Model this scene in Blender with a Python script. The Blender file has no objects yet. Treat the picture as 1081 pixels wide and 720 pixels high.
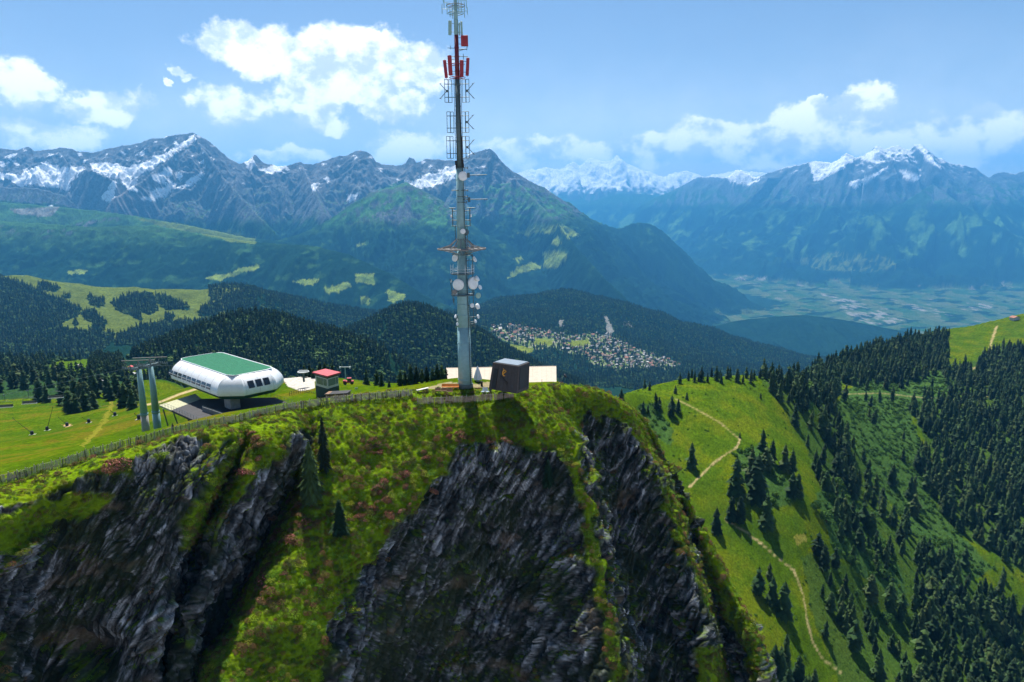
import bpy, bmesh, math, random
import numpy as np
from mathutils import Vector, Matrix
random.seed(7); rng = np.random.default_rng(11)
SC = bpy.context.scene
COL = SC.collection
R = math.radians
# ------------------------------------------------------------------ camera model (photo is 1081 x 720)
F = 755.0; CX = 540.5; CY = 360.0; ZC = 40.0
PITCH = R(11.0); ROLL = R(0.7)
fw = np.array([0, math.cos(PITCH), -math.sin(PITCH)])
up0 = np.array([0, math.sin(PITCH), math.cos(PITCH)]); rt0 = np.array([1.0, 0, 0])
up = up0*math.cos(ROLL) + rt0*math.sin(ROLL)
rt = rt0*math.cos(ROLL) - up0*math.sin(ROLL)
def P(px, py, Y):
    px = np.asarray(px, float); py = np.asarray(py, float); Y = np.asarray(Y, float)
    d = fw*F + np.multiply.outer(px-CX, rt) - np.multiply.outer(py-CY, up)
    return d*(Y/d[..., 1])[..., None] + np.array([0, 0, ZC])
def PX(px, Y, z):                       # point at column px, forward distance Y, height z
    p = P(px, 300.0, Y)
    for _ in range(4):
        a, b = proj(p); p = P(px, b + (p[2]-z)*F/Y, Y)
    return np.array([p[0], Y, z])
def proj(X):
    X = np.asarray(X, float); v = X - np.array([0, 0, ZC])
    w = v@fw; w = np.where(np.abs(w) < 1e-6, 1e-6, w)
    return CX + F*(v@rt)/w, CY - F*(v@up)/w
def pline(pts, x):                      # 1-D interpolation
    pts = sorted(pts); return np.interp(x, [p[0] for p in pts], [p[1] for p in pts])
# ------------------------------------------------------------------ noise
_p = np.random.default_rng(5).permutation(256); PERM = np.concatenate([_p, _p, _p]).astype(np.int32)
_a = np.random.default_rng(6).uniform(0, 2*np.pi, 256); G2 = np.stack([np.cos(_a), np.sin(_a)], 1).astype(np.float32)
_g = np.random.default_rng(8).normal(size=(256, 3)); G3 = (_g/np.linalg.norm(_g, axis=1)[:, None]).astype(np.float32)
def fade(t): return t*t*t*(t*(t*6-15)+10)
def pn2(x, y, s=0):
    x = np.asarray(x, np.float64)+s*17.31; y = np.asarray(y, np.float64)+s*9.77
    xi = np.floor(x); yi = np.floor(y); xf = (x-xi).astype(np.float32); yf = (y-yi).astype(np.float32)
    xi = xi.astype(np.int64).astype(np.int32) & 255; yi = yi.astype(np.int64).astype(np.int32) & 255
    u = fade(xf); v = fade(yf)
    def g(ix, iy, dx, dy):
        h = PERM[PERM[ix]+iy]; q = G2[h]; return q[..., 0]*dx+q[..., 1]*dy
    x1 = (xi+1) & 255; y1 = (yi+1) & 255
    a = g(xi, yi, xf, yf); b = g(x1, yi, xf-1, yf); c = g(xi, y1, xf, yf-1); d = g(x1, y1, xf-1, yf-1)
    a = a+u*(b-a); c = c+u*(d-c); return (a+v*(c-a))*1.5
def pn3(x, y, z, s=0):
    x = np.asarray(x, np.float64)+s*13.7; y = np.asarray(y, np.float64)+s*7.3; z = np.asarray(z, np.float64)+s*3.1
    xi = np.floor(x); yi = np.floor(y); zi = np.floor(z)
    xf = (x-xi).astype(np.float32); yf = (y-yi).astype(np.float32); zf = (z-zi).astype(np.float32)
    xi = xi.astype(np.int32) & 255; yi = yi.astype(np.int32) & 255; zi = zi.astype(np.int32) & 255
    u = fade(xf); v = fade(yf); w = fade(zf); r = 0
    for i in (0, 1):
        for j in (0, 1):
            for k in (0, 1):
                q = G3[PERM[PERM[PERM[(xi+i) & 255]+((yi+j) & 255)]+((zi+k) & 255)]]
                d = q[..., 0]*(xf-i)+q[..., 1]*(yf-j)+q[..., 2]*(zf-k)
                r = r + d*(u if i else 1-u)*(v if j else 1-v)*(w if k else 1-w)
    return r*1.5
def fbm2(x, y, o=4, s=0, l=2.03, g=.5):
    r = 0; a = 1.; t = 0
    for i in range(o):
        r = r + a*pn2(x, y, s+i*3); t += a; x = x*l; y = y*l; a *= g
    return r/t
def fbm3(x, y, z, o=4, s=0, l=2.03, g=.5):
    r = 0; a = 1.; t = 0
    for i in range(o):
        r = r + a*pn3(x, y, z, s+i*3); t += a; x = x*l; y = y*l; z = z*l; a *= g
    return r/t
def rid2(x, y, o=4, s=0, g=.5):
    r = 0; a = 1.; t = 0
    for i in range(o):
        r = r + a*(1-np.abs(pn2(x, y, s+i*3))*2); t += a; x = x*2.07; y = y*2.07; a *= g
    return r/t
def sstep(a, b, x):
    t = np.clip((x-a)/(b-a), 0, 1); return t*t*(3-2*t)
def inpoly(px, py, poly):
    r = np.zeros(np.shape(px), bool); n = len(poly); j = n-1
    poly = [(float(a), float(b)) for a, b in poly]
    for i in range(n):
        xi, yi = poly[i]; xj, yj = poly[j]
        if yi != yj:
            r ^= ((yi > py) != (yj > py)) & (px < (xj-xi)*(py-yi)/(yj-yi)+xi)
        j = i
    return r
def zp(s, ox, oy, pts): return [(ox+s*a, oy+s*b) for a, b in pts]
def dline(px, py, pts):                 # pixel distance to a polyline
    d = np.full(np.shape(px), 1e9)
    for (x0, y0), (x1, y1) in zip(pts[:-1], pts[1:]):
        dx, dy = x1-x0, y1-y0
        t = np.clip(((px-x0)*dx+(py-y0)*dy)/(dx*dx+dy*dy), 0, 1)
        d = np.minimum(d, np.hypot(px-x0-t*dx, py-y0-t*dy))
    return d
# ------------------------------------------------------------------ object helpers
def setp(o, label=None, cat=None, group=None, kind=None):
    if label: o['label'] = label
    if cat: o['category'] = cat
    if group: o['group'] = group
    if kind: o['kind'] = kind
    return o
def empty(name, loc, rz=0.0):
    o = bpy.data.objects.new(name, None); COL.objects.link(o)
    o.location = loc; o.rotation_euler = (0, 0, rz); o.empty_display_size = .3; return o
def link(name, me, parent=None):
    o = bpy.data.objects.new(name, me); COL.objects.link(o)
    if parent is not None: o.parent = parent
    return o
def np_mesh(name, V, Fq, mats=(), smooth=False):
    V = np.asarray(V, np.float32); Fq = np.asarray(Fq, np.int32)
    me = bpy.data.meshes.new(name); n = len(Fq); k = Fq.shape[1]
    me.vertices.add(len(V)); me.vertices.foreach_set('co', V.ravel())
    me.loops.add(n*k); me.loops.foreach_set('vertex_index', Fq.ravel())
    me.polygons.add(n); me.polygons.foreach_set('loop_start', np.arange(0, n*k, k, dtype=np.int32))
    me.polygons.foreach_set('loop_total', np.full(n, k, np.int32))
    me.polygons.foreach_set('use_smooth', np.full(n, smooth, bool))
    for m in mats: me.materials.append(m)
    me.update(calc_edges=True); return me
def add_attr(me, name, arr, typ='FLOAT'):
    at = me.attributes.new(name, typ, 'POINT')
    key = {'FLOAT': 'value', 'FLOAT_COLOR': 'color', 'FLOAT_VECTOR': 'vector', 'INT': 'value'}[typ]
    at.data.foreach_set(key, np.ascontiguousarray(arr, np.int32 if typ == 'INT' else np.float32).ravel())
class MB:
    """collects boxes, tubes, discs into one mesh"""
    def __init__(s): s.v = []; s.f = []; s.m = []
    def add(s, vs, fs, mi=0):
        o = len(s.v); s.v += [tuple(float(c) for c in q) for q in vs]
        s.f += [tuple(o+i for i in q) for q in fs]; s.m += [mi]*len(fs); return s
    def box(s, c, h, M=None, mi=0):
        vs = [Vector((sx*h[0], sy*h[1], sz*h[2])) for sx in (-1, 1) for sy in (-1, 1) for sz in (-1, 1)]
        c = Vector(c)
        vs = [(M@q if M else q)+c for q in vs]
        return s.add(vs, [(0, 1, 3, 2), (4, 6, 7, 5), (0, 4, 5, 1), (2, 3, 7, 6), (0, 2, 6, 4), (1, 5, 7, 3)], mi)
    def tube(s, pts, r, n=8, mi=0, cap=True):
        pts = [Vector(p) for p in pts]
        rs = r if isinstance(r, (list, tuple)) else [r]*len(pts)
        vs = []; fs = []; ref = None
        for i, p in enumerate(pts):
            t = (pts[min(i+1, len(pts)-1)]-pts[max(i-1, 0)])
            if t.length < 1e-9: t = Vector((0, 0, 1))
            t.normalize()
            if ref is None or abs(ref.dot(t)) > .98: ref = Vector((1, 0, 0)) if abs(t.x) < .9 else Vector((0, 1, 0))
            a = t.cross(ref).normalized(); b = t.cross(a); ref = -b if False else ref
            for k in range(n):
                an = 2*math.pi*k/n; vs.append(p+(a*math.cos(an)+b*math.sin(an))*rs[i])
        for i in range(len(pts)-1):
            for k in range(n):
                fs.append((i*n+k, i*n+(k+1) % n, (i+1)*n+(k+1) % n, (i+1)*n+k))
        if cap: fs.append(tuple(range(n))[::-1]); fs.append(tuple((len(pts)-1)*n+k for k in range(n)))
        return s.add(vs, fs, mi)
    def lathe(s, prof, c=(0, 0, 0), n=20, M=None, mi=0):
        c = Vector(c); vs = []; fs = []
        for r, z in prof:
            for k in range(n):
                a = 2*math.pi*k/n; q = Vector((r*math.cos(a), r*math.sin(a), z)); vs.append((M@q if M else q)+c)
        m = len(prof)
        for i in range(m-1):
            for k in range(n): fs.append((i*n+k, i*n+(k+1) % n, (i+1)*n+(k+1) % n, (i+1)*n+k))
        if prof[0][0] > 1e-4: fs.append(tuple(range(n))[::-1])
        if prof[-1][0] > 1e-4: fs.append(tuple((m-1)*n+k for k in range(n)))
        return s.add(vs, fs, mi)
    def prism(s, poly, z0, z1, mi=0):
        n = len(poly); vs = [(x, y, z0) for x, y in poly]+[(x, y, z1) for x, y in poly]
        fs = [tuple(range(n))[::-1], tuple(range(n, 2*n))]+[(i, (i+1) % n, n+(i+1) % n, n+i) for i in range(n)]
        return s.add(vs, fs, mi)
    def mesh(s, name, mats, smooth=False, bevel=0):
        me = bpy.data.meshes.new(name); me.from_pydata(s.v, [], s.f)
        for m in (mats if isinstance(mats, (list, tuple)) else [mats]): me.materials.append(m)
        me.polygons.foreach_set('material_index', s.m)
        me.polygons.foreach_set('use_smooth', [smooth]*len(me.polygons))
        bm = bmesh.new(); bm.from_mesh(me); bmesh.ops.recalc_face_normals(bm, faces=bm.faces)
        if bevel:
            es = [e for e in bm.edges if len(e.link_faces) == 2 and e.calc_face_angle(0) > .6]
            bmesh.ops.bevel(bm, geom=es, offset=bevel, segments=1, affect='EDGES')
        bm.to_mesh(me); bm.free(); me.update(); return me
    def build(s, name, mats, parent=None, smooth=False, bevel=0):
        return link(name, s.mesh(name, mats, smooth, bevel), parent)
def face_dir(d, roll=(0, 0, 1)):        # matrix whose local Z points along d
    z = Vector(d).normalized(); u = Vector(roll)
    if abs(u.dot(z)) > .98: u = Vector((0, 1, 0))
    x = u.cross(z).normalized(); y = z.cross(x)
    return Matrix((x, y, z)).transposed()
# ------------------------------------------------------------------ materials
def new_mat(name):
    m = bpy.data.materials.new(name); m.use_nodes = True
    nt = m.node_tree; b = nt.nodes['Principled BSDF']; return m, nt, b
def N(nt, t, **kw):
    n = nt.nodes.new(t)
    for k, v in kw.items():
        if k in n.inputs: n.inputs[k].default_value = v
        else: setattr(n, k, v)
    return n
def simple(name, col, rough=.6, metal=0., var=.15, scale=3., spec=.4, bump=0.):
    m, nt, b = new_mat(name); L = nt.links.new
    tc = N(nt, 'ShaderNodeTexCoord'); no = N(nt, 'ShaderNodeTexNoise'); no.inputs['Scale'].default_value = scale
    no.inputs['Detail'].default_value = 6; L(tc.outputs['Object'], no.inputs['Vector'])
    mr = N(nt, 'ShaderNodeMapRange'); L(no.outputs['Fac'], mr.inputs['Value'])
    mr.inputs['From Min'].default_value = .3; mr.inputs['From Max'].default_value = .7
    mr.inputs['To Min'].default_value = 1-var; mr.inputs['To Max'].default_value = 1+var
    mx = N(nt, 'ShaderNodeVectorMath', operation='SCALE'); mx.inputs[0].default_value = col
    L(mr.outputs['Result'], mx.inputs['Scale']); L(mx.outputs['Vector'], b.inputs['Base Color'])
    b.inputs['Roughness'].default_value = rough; b.inputs['Metallic'].default_value = metal
    b.inputs['Specular IOR Level'].default_value = spec
    if bump:
        bp = N(nt, 'ShaderNodeBump'); bp.inputs['Strength'].default_value = bump; bp.inputs['Distance'].default_value = .03
        L(no.outputs['Fac'], bp.inputs['Height']); L(bp.outputs['Normal'], b.inputs['Normal'])
    return m
def leafy(name, cols, rough=.8, trans=0.0):
    """foliage: each plant takes its own tint, each leaf-sized face a bit of variation"""
    m, nt, b = new_mat(name); L = nt.links.new
    oi = N(nt, 'ShaderNodeObjectInfo'); geo = N(nt, 'ShaderNodeNewGeometry')
    rp = N(nt, 'ShaderNodeValToRGB'); cr = rp.color_ramp; cr.interpolation = 'LINEAR'
    while len(cr.elements) < len(cols): cr.elements.new(.5)
    for i, c in enumerate(cols):
        cr.elements[i].position = i/(len(cols)-1); cr.elements[i].color = (*c, 1)
    L(oi.outputs['Random'], rp.inputs['Fac'])
    mr = N(nt, 'ShaderNodeMapRange'); L(geo.outputs['Random Per Island'], mr.inputs['Value'])
    mr.inputs['To Min'].default_value = .65; mr.inputs['To Max'].default_value = 1.35
    mx = N(nt, 'ShaderNodeVectorMath', operation='SCALE'); L(rp.outputs['Color'], mx.inputs[0]); L(mr.outputs['Result'], mx.inputs['Scale'])
    L(mx.outputs['Vector'], b.inputs['Base Color']); b.inputs['Roughness'].default_value = rough
    b.inputs['Specular IOR Level'].default_value = .15
    if trans:
        tr = N(nt, 'ShaderNodeBsdfTranslucent'); ms = N(nt, 'ShaderNodeMixShader'); ms.inputs[0].default_value = trans
        L(mx.outputs['Vector'], tr.inputs['Color']); L(b.outputs[0], ms.inputs[1]); L(tr.outputs[0], ms.inputs[2])
        L(ms.outputs[0], nt.nodes['Material Output'].inputs['Surface'])
    return m
# ================================================================== TERRAIN HEIGHTS
class RBF:
    def __init__(s, pts, c, smooth=0.0):
        s.p = np.array(pts, float); s.c = c; n = len(pts)
        s.sc = 1/np.abs(s.p[:, :2]).max()
        A = np.zeros((n+3, n+3)); d = np.hypot(s.p[:, None, 0]-s.p[None, :, 0], s.p[:, None, 1]-s.p[None, :, 1])
        A[:n, :n] = np.sqrt(d*d+c*c) - np.eye(n)*smooth
        A[:n, n] = 1; A[:n, n+1:] = s.p[:, :2]*s.sc; A[n:, :n] = A[:n, n:].T
        s.w = np.linalg.solve(A, np.concatenate([s.p[:, 2], np.zeros(3)]))
    def __call__(s, x, y):
        r = s.w[-3]+s.w[-2]*x*s.sc+s.w[-1]*y*s.sc
        for (a, b, _), w in zip(s.p, s.w): r = r + w*np.sqrt((x-a)**2+(y-b)**2+s.c*s.c)
        return r
# crest / fence line of the near summit ridge: (px, py, Y)
CREST = [(-160, 548, 90), (0, 510, 104), (62, 493, 109), (122, 476, 115), (172, 463, 121), (222, 450, 127), (245, 446, 129.5),
         (272, 439, 134), (300, 433, 138), (318, 429, 140.5), (345, 425, 143), (410, 418, 147), (470, 414, 150), (510, 414, 150.5),
         (545, 413, 150.5), (570, 411, 152), (582, 409, 154), (600, 407, 157), (630, 411, 161), (655, 424, 164)]
near_pts = [(-300, 560, 88)]+CREST[:-2] + [
    (491, 405, 154), (430, 409, 156), (560, 404, 160), (520, 402, 170), (470, 402, 172), (590, 406, 168), (500, 400, 180), (560, 400, 180),
    (160, 458, 175), (190, 449, 150), (250, 433, 152), (330, 420, 165), (290, 424, 165), (350, 408, 190), (310, 405, 205), (340, 398, 260), (300, 399, 260), (375, 409, 200),
    (34, 460, 250), (100, 451, 205), (0, 441, 330), (60, 438, 330), (120, 434, 290), (150, 440, 240), (-150, 480, 230), (-150, 440, 400), (60, 475, 150), (0, 480, 160),
    (190, 425, 250), (180, 418, 330), (180, 404, 480), (230, 404, 300), (140, 415, 430),
    (20, 428, 420), (60, 420, 470), (100, 412, 520), (0, 405, 620), (110, 402, 620), (80, 389, 900), (30, 393, 900), (130, 390, 780), (150, 395, 700), (-150, 408, 700), (-300, 400, 800),
    (390, 406, 300), (430, 406, 310), (470, 404, 310),
    (660, 419, 430), (700, 406, 490), (740, 400, 500), (800, 397, 510), (830, 407, 515), (860, 428, 500),
    (700, 440, 420), (690, 475, 385), (720, 480, 385), (720, 545, 335), (760, 440, 430), (800, 470, 405), (780, 520, 360), (850, 520, 375),
    (760, 600, 310), (850, 560, 350), (830, 600, 325), (800, 660, 285), (880, 620, 330), (820, 720, 262), (860, 660, 302), (870, 720, 280), (900, 700, 292),
    (880, 450, 530), (900, 500, 475), (930, 550, 430), (960, 600, 395), (990, 660, 355), (1020, 720, 322), (920, 660, 330),
    (850, 402, 600), (870, 388, 760), (920, 371, 880), (960, 361, 980), (1000, 355, 1040), (1050, 343, 1090), (1081, 336, 1100), (1200, 312, 1150), (1340, 300, 1200),
    (900, 410, 680), (950, 405, 770), (1000, 430, 700), (1081, 430, 700), (1000, 480, 590), (1081, 500, 570), (1040, 560, 490), (1081, 600, 450),
    (1081, 680, 400), (1081, 720, 380), (1020, 392, 860), (1081, 392, 850), (1250, 450, 690), (1250, 600, 460), (1250, 720, 390), (1000, 400, 800), (960, 500, 520), (1040, 640, 410)]
near_xyz = [tuple(P(*p)) for p in near_pts]+[tuple(PX(*p)) for p in [
    (720, 235, -95), (690, 245, -80), (650, 230, -62), (640, 200, -38), (620, 200, -24), (560, 222, -20), (520, 235, -24), (600, 225, -30), (560, 270, -42), (480, 240, -24), (440, 240, -25), (600, 265, -52), (520, 275, -38), (430, 350, -58), (470, 350, -60), (390, 350, -54), (350, 340, -50), (310, 330, -50), (760, 235, -150), (815, 230, -178), (900, 230, -178), (1081, 260, -190), (1250, 260, -190),
    (300, 420, -95), (400, 430, -95), (480, 430, -95), (550, 330, -60), (600, 330, -75), (560, 430, -120), (620, 430, -110), (220, 520, -130), (720, 620, -150), (800, 640, -150)]]
NEAR = RBF(near_xyz, 12.0)
YN = [(-300, 1000), (100, 1000), (180, 620), (250, 480), (320, 420), (400, 400), (560, 330), (620, 440), (700, 520), (830, 570), (850, 700), (880, 800), (1000, 1075), (1081, 1120), (1340, 1250)]
mid_pts = [(-250, 288, 3000), (0, 292, 3000), (60, 295, 3000), (130, 305, 3000), (200, 307, 3000), (250, 304, 2900), (270, 314, 2800), (-250, 340, 2200),
           (0, 330, 2350), (100, 330, 2400), (200, 332, 2400), (60, 370, 1850), (130, 362, 1950), (0, 392, 1650), (100, 382, 1700), (200, 352, 2100), (250, 342, 2200), (-250, 400, 1600),
           (150, 377, 900), (200, 352, 1000), (240, 339, 1060), (280, 336, 1100), (330, 348, 1100), (370, 359, 1100), (420, 382, 1050),
           (370, 347, 1800), (400, 332, 1800), (430, 323, 1800), (460, 332, 1800), (500, 347, 1750), (540, 377, 1700), (570, 397, 1650),
           (300, 316, 3400), (340, 322, 3400), (390, 334, 3300), (440, 332, 3500),
           (510, 345, 3300), (520, 353, 3100), (560, 352, 3200), (600, 366, 3100), (640, 363, 3350), (680, 378, 3150), (720, 388, 3100), (600, 397, 2600), (560, 388, 2500), (680, 402, 2600), (760, 402, 2900),
           (470, 340, 4300), (490, 332, 4500), (520, 319, 4500), (560, 310, 4500), (600, 308, 4500), (640, 315, 4500), (680, 327, 4500), (720, 340, 4500), (760, 352, 4500), (800, 364, 4600),
           (840, 374, 4700), (890, 383, 4800), (950, 396, 4900), (560, 331, 3850), (640, 338, 3950), (720, 364, 3900), (800, 385, 4000)]
mid_xyz = [tuple(P(*p)) for p in mid_pts]+[tuple(PX(*p)) for p in [
    (0, 4200, -900), (150, 4200, -900), (280, 4300, -900), (-250, 4200, -900), (200, 760, -215), (280, 760, -240), (350, 780, -250), (420, 780, -260), (480, 900, -330),
    (250, 1450, -330), (350, 1400, -400), (420, 1380, -400), (500, 1330, -430), (560, 1300, -450), (430, 2400, -640), (500, 2300, -640), (350, 2500, -620), (100, 1250, -400), (-100, 1250, -400),
    (700, 1200, -420), (900, 1500, -600), (1100, 1600, -650), (1300, 1600, -650), (900, 3000, -800), (1200, 3000, -900), (560, 6000, -1150), (700, 6000, -1250), (850, 6000, -1450), (400, 5200, -1000), (1100, 5000, -1300)]]
MID = RBF(mid_xyz, 60.0)
def ridge(pts, W, zb, p=1.35, gul=.12, lam=700., jag=20., wb=None, rough=1.0):
    q = np.array([P(a, b, c) for a, b, c in pts]); return dict(q=q, W=W, zb=zb, p=p, gul=gul, lam=lam, jag=jag, wb=wb or W*.8, rough=rough)
RIDGES = [
 ridge([(-300, 228, 6500), (0, 233, 6200), (90, 239, 6000), (160, 238, 6000), (215, 247, 5900), (275, 256, 5800), (330, 259, 5700), (370, 269, 5600), (410, 288, 5500), (450, 313, 5300), (490, 330, 5200)], 1900, -950, 1.1, .10, 420, 12),
 ridge([(-300, 212, 7500), (0, 213, 7400), (60, 218, 7300), (100, 222, 7300), (150, 229, 7200), (200, 238, 7100), (263, 251, 7000), (310, 256, 7000)], 1300, -900, 1.0, .06, 500, 12),
 ridge([(-300, 190, 8800), (-100, 198, 8700), (0, 197, 8500), (40, 199, 8500), (66, 205, 8450), (82, 218, 8400)], 800, -400, 1.5, .12, 300, 25),
 ridge([(-400, 160, 9800), (-250, 150, 9800), (-120, 162, 9800), (0, 156, 9800), (20, 158, 9800), (30, 155, 9800), (36, 159, 9800), (62, 156, 9800), (72, 156, 9800), (95, 161, 9800), (120, 156, 9700), (150, 149, 9700), (175, 144, 9600), (190, 141, 9600), (204, 140, 9600),
        (222, 150, 9700), (240, 165, 9750), (252, 173, 9800), (262, 170, 9900), (269, 162, 9900), (279, 172, 9900), (295, 176, 10000), (318, 171, 10000), (330, 174, 10000), (345, 169, 10000), (365, 163, 10000), (380, 158, 10000), (391, 163, 10000),
        (397, 171, 10000), (418, 175, 10100), (428, 173, 10100), (432, 166, 10100), (437, 167, 10100), (440, 171, 10100), (452, 167, 10100), (470, 169, 10000), (488, 167, 9900), (500, 161, 9800), (508, 159, 9800), (517, 157, 9800), (522, 160, 9800), (528, 169, 9750), (540, 180, 9700),
        (552, 187, 9700), (575, 199, 9800), (600, 214, 10100), (625, 231, 10600), (650, 241, 11200), (668, 235, 11500), (686, 235, 11800), (700, 244, 12100), (712, 263, 12500), (730, 283, 13000), (748, 304, 13500)], 3400, -1700, 1.4, .12, 620, 40, wb=1300),
 ridge([(545, 189, 9600), (570, 215, 9000), (590, 235, 8400), (610, 262, 7700), (640, 295, 7000), (665, 318, 6600)], 1100, -1650, 1.1, .10, 420, 20, wb=800),
 ridge([(204, 142, 9550), (180, 165, 9150), (150, 190, 8700), (118, 210, 8300)], 900, -700, 1.2, .1, 300, 40),
 ridge([(204, 142, 9550), (235, 185, 8900), (262, 215, 8300), (290, 245, 7700)], 1000, -800, 1.2, .12, 300, 40),
 ridge([(60, 158, 9750), (80, 180, 9200), (95, 178, 8900), (120, 190, 8700)], 600, -500, 1.2, .1, 260, 40),
 ridge([(318, 173, 9950), (330, 195, 9300), (345, 225, 8500)], 900, -700, 1.25, .1, 300, 30),
 ridge([(270, 262, 7500), (330, 242, 7800), (360, 223, 7900), (390, 204, 8000), (415, 197, 8000), (430, 192, 8000), (437, 196, 8000), (447, 201, 8000), (465, 210, 8100), (482, 223, 8200), (510, 245, 8300)], 2400, -1250, 1.2, .12, 420, 22),
 ridge([(620, 255, 25000), (668, 225, 23500), (683, 213, 23000), (711, 200, 22500), (738, 186, 22000), (765, 187, 21500), (800, 195, 20800), (830, 210, 19800), (850, 235, 18800)], 4300, -1650, 1.15, .16, 1300, 50),
 ridge([(765, 190, 21000), (777, 178, 21000), (800, 186, 20500), (816, 182, 20000), (835, 176, 19500), (854, 171, 19000), (878, 170, 18700), (893, 162, 18500), (903, 166, 18400), (917, 160, 18300), (925, 153, 18200), (936, 158, 18200),
        (941, 154, 18200), (948, 153, 18200), (955, 157, 18200), (961, 158, 18200), (966, 152, 18200), (972, 151, 18200), (987, 164, 18200), (1002, 173, 18200), (1030, 176, 18200), (1043, 187, 18300), (1064, 183, 18400), (1085, 181, 18400), (1200, 190, 18400), (1400, 180, 18400)], 5200, -1650, 1.6, .19, 1300, 115),
 ridge([(855, 275, 16000), (875, 260, 15900), (910, 240, 15800), (950, 216, 16200), (985, 194, 16900), (1010, 212, 16000), (1050, 236, 15000), (1090, 256, 14500), (1200, 270, 14000)], 3000, -1650, 1.1, .16, 900, 40),
 ridge([(765, 195, 21000), (800, 235, 18700), (825, 252, 17700)], 2000, -1650, 1.15, .1, 800, 30),
 ridge([(1040, 200, 17500), (1060, 240, 15000), (1080, 275, 14000), (1200, 295, 13500)], 1900, -1650, 1.1, .1, 800, 30),
 ridge([(480, 195, 30000), (520, 188, 30000), (555, 180, 30000), (575, 176, 30000), (590, 179, 30000), (605, 171, 30000), (612, 174, 30000), (622, 167, 30000), (640, 171, 30000), (652, 163, 30000), (660, 171, 30000), (675, 178, 30000), (700, 186, 30000), (725, 180, 30000), (745, 186, 30000), (777, 180, 30000), (830, 184, 30000), (900, 180, 30000)], 3800, -300, 1.1, .13, 1000, 110),
 ridge([(540, 210, 27000), (590, 215, 26500), (610, 217, 26000), (640, 207, 26000), (655, 204, 26000), (680, 204, 26000), (700, 208, 26000), (740, 220, 26000)], 3200, -1300, 1.1, .1, 1000, 30),
 ridge([(730, 352, 7600), (780, 338, 8000), (820, 334, 8000), (850, 332, 8000), (900, 339, 8000), (950, 349, 8000), (1000, 362, 8000)], 1500, -1650, 1.0, .08, 400, 12),
]
def far_h(x, y):
    fl = -1640+14*fbm2(x/900, y/900, 3, 40)
    h = fl.copy(); rock = np.zeros_like(h)
    wx = fbm2(x/1500, y/1500, 3, 50); wy = fbm2(x/1500, y/1500, 3, 60)
    for ri, r in enumerate(RIDGES):
        q = r['q']; W = max(r['W'], r['wb'])*1.25
        m = (x > q[:, 0].min()-W) & (x < q[:, 0].max()+W) & (y > q[:, 1].min()-W) & (y < q[:, 1].max()+W)
        if not m.any(): continue
        xs = x[m]; ys = y[m]; best = np.full(xs.shape, 1e12); bs = np.zeros_like(xs); bz = np.zeros_like(xs); side = np.zeros_like(xs); s0 = 0.
        for a, b in zip(q[:-1], q[1:]):
            d = b-a; l2 = d[0]**2+d[1]**2; t = np.clip(((xs-a[0])*d[0]+(ys-a[1])*d[1])/l2, 0, 1)
            ex = xs-a[0]-t*d[0]; ey = ys-a[1]-t*d[1]; dd = ex*ex+ey*ey; k = dd < best
            best = np.where(k, dd, best); bs = np.where(k, s0+t*math.sqrt(l2), bs); bz = np.where(k, a[2]+t*d[2], bz)
            side = np.where(k, ey, side); s0 += math.sqrt(l2)
        d = np.sqrt(best); L = r['lam']
        dw = np.maximum(d + (wx[m]*.35)*np.minimum(d, L*1.5), 0)
        tap = np.clip(np.maximum((bz-r['zb'])/max(q[:, 2].max()-r['zb'], 1), 0)**.8, .15, 1); Wd = np.where(side > 0, r['wb'], r['W'])*tap; t = dw/Wd
        zc = bz + r['jag']*(fbm2(bs/(L*.35), bs*0, 4, 70+ri, g=.6))
        amp = zc-r['zb']
        h1 = r['zb']+amp*np.where(t < 1, np.maximum(1-t, 0)**r['p'], 0)-np.maximum(dw-Wd, 0)*.4
        gs = sstep(0, .22, t)*(1-.6*sstep(.55, 1.1, t))
        sw = bs+wy[m]*L*.5
        g1 = 1-2*np.abs(pn2(sw/L, d/(5*L), 80+ri)); g2 = 1-2*np.abs(pn2(sw/(L*.42)+3, d/(2.4*L), 90+ri)); g3 = 1-2*np.abs(pn2(sw/(L*.17)+5, d/(.9*L), 95+ri))
        h1 = h1 + amp*r['gul']*gs*(g1*.6+g2*.35+g3*.15-.45)*1.3
        h1 = h1 + amp*.035*r['rough']*sstep(0, .05, t)*(rid2(xs/(L*.3), ys/(L*.3), 4, 100)-.5)
        cur = h[m]; h[m] = np.maximum(cur, h1)
    return h
def near_detail(x, y):
    return 1.6*fbm2(x/38, y/38, 4, 20)+.35*fbm2(x/7, y/7, 3, 26)
def height(x, y, far=True):
    x = np.asarray(x, float); y = np.asarray(y, float); sh = x.shape; x = x.ravel(); y = y.ravel()
    h = np.full(x.shape, -1700.0); px = CX+F*x/y/math.cos(PITCH)*1.0
    m = y < 2600
    if m.any():
        xs, ys = x[m], y[m]; yn = pline(YN, px[m])
        k = sstep(0, 25, ys-pline([(a, c) for a, b, c in CREST]+[(700, 215), (1340, 215)], px[m]))
        h[m] = NEAR(xs, ys)+near_detail(xs, ys)*np.clip(ys/350, .25, 1.4)*(.15+.85*k) - .6*np.maximum(ys-yn, 0)
    m = (y > 550) & (y < 8000)
    if m.any():
        xs, ys = x[m], y[m]
        v = MID(xs, ys)+12*np.clip(ys/2500, .3, 1.3)*fbm2(xs/260, ys/260, 4, 30)+np.clip(ys/3000, .2, 1.3)*22*(rid2(xs/420, ys/420, 3, 33)-.5) - .5*np.maximum(ys-5200, 0) - 1.0*np.maximum(720-ys, 0)
        h[m] = np.maximum(h[m], v)
    if far:
        m = y > 3600
        if m.any():
            h[m] = np.maximum(h[m], far_h(x[m], y[m]))
    return h.reshape(sh)
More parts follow.
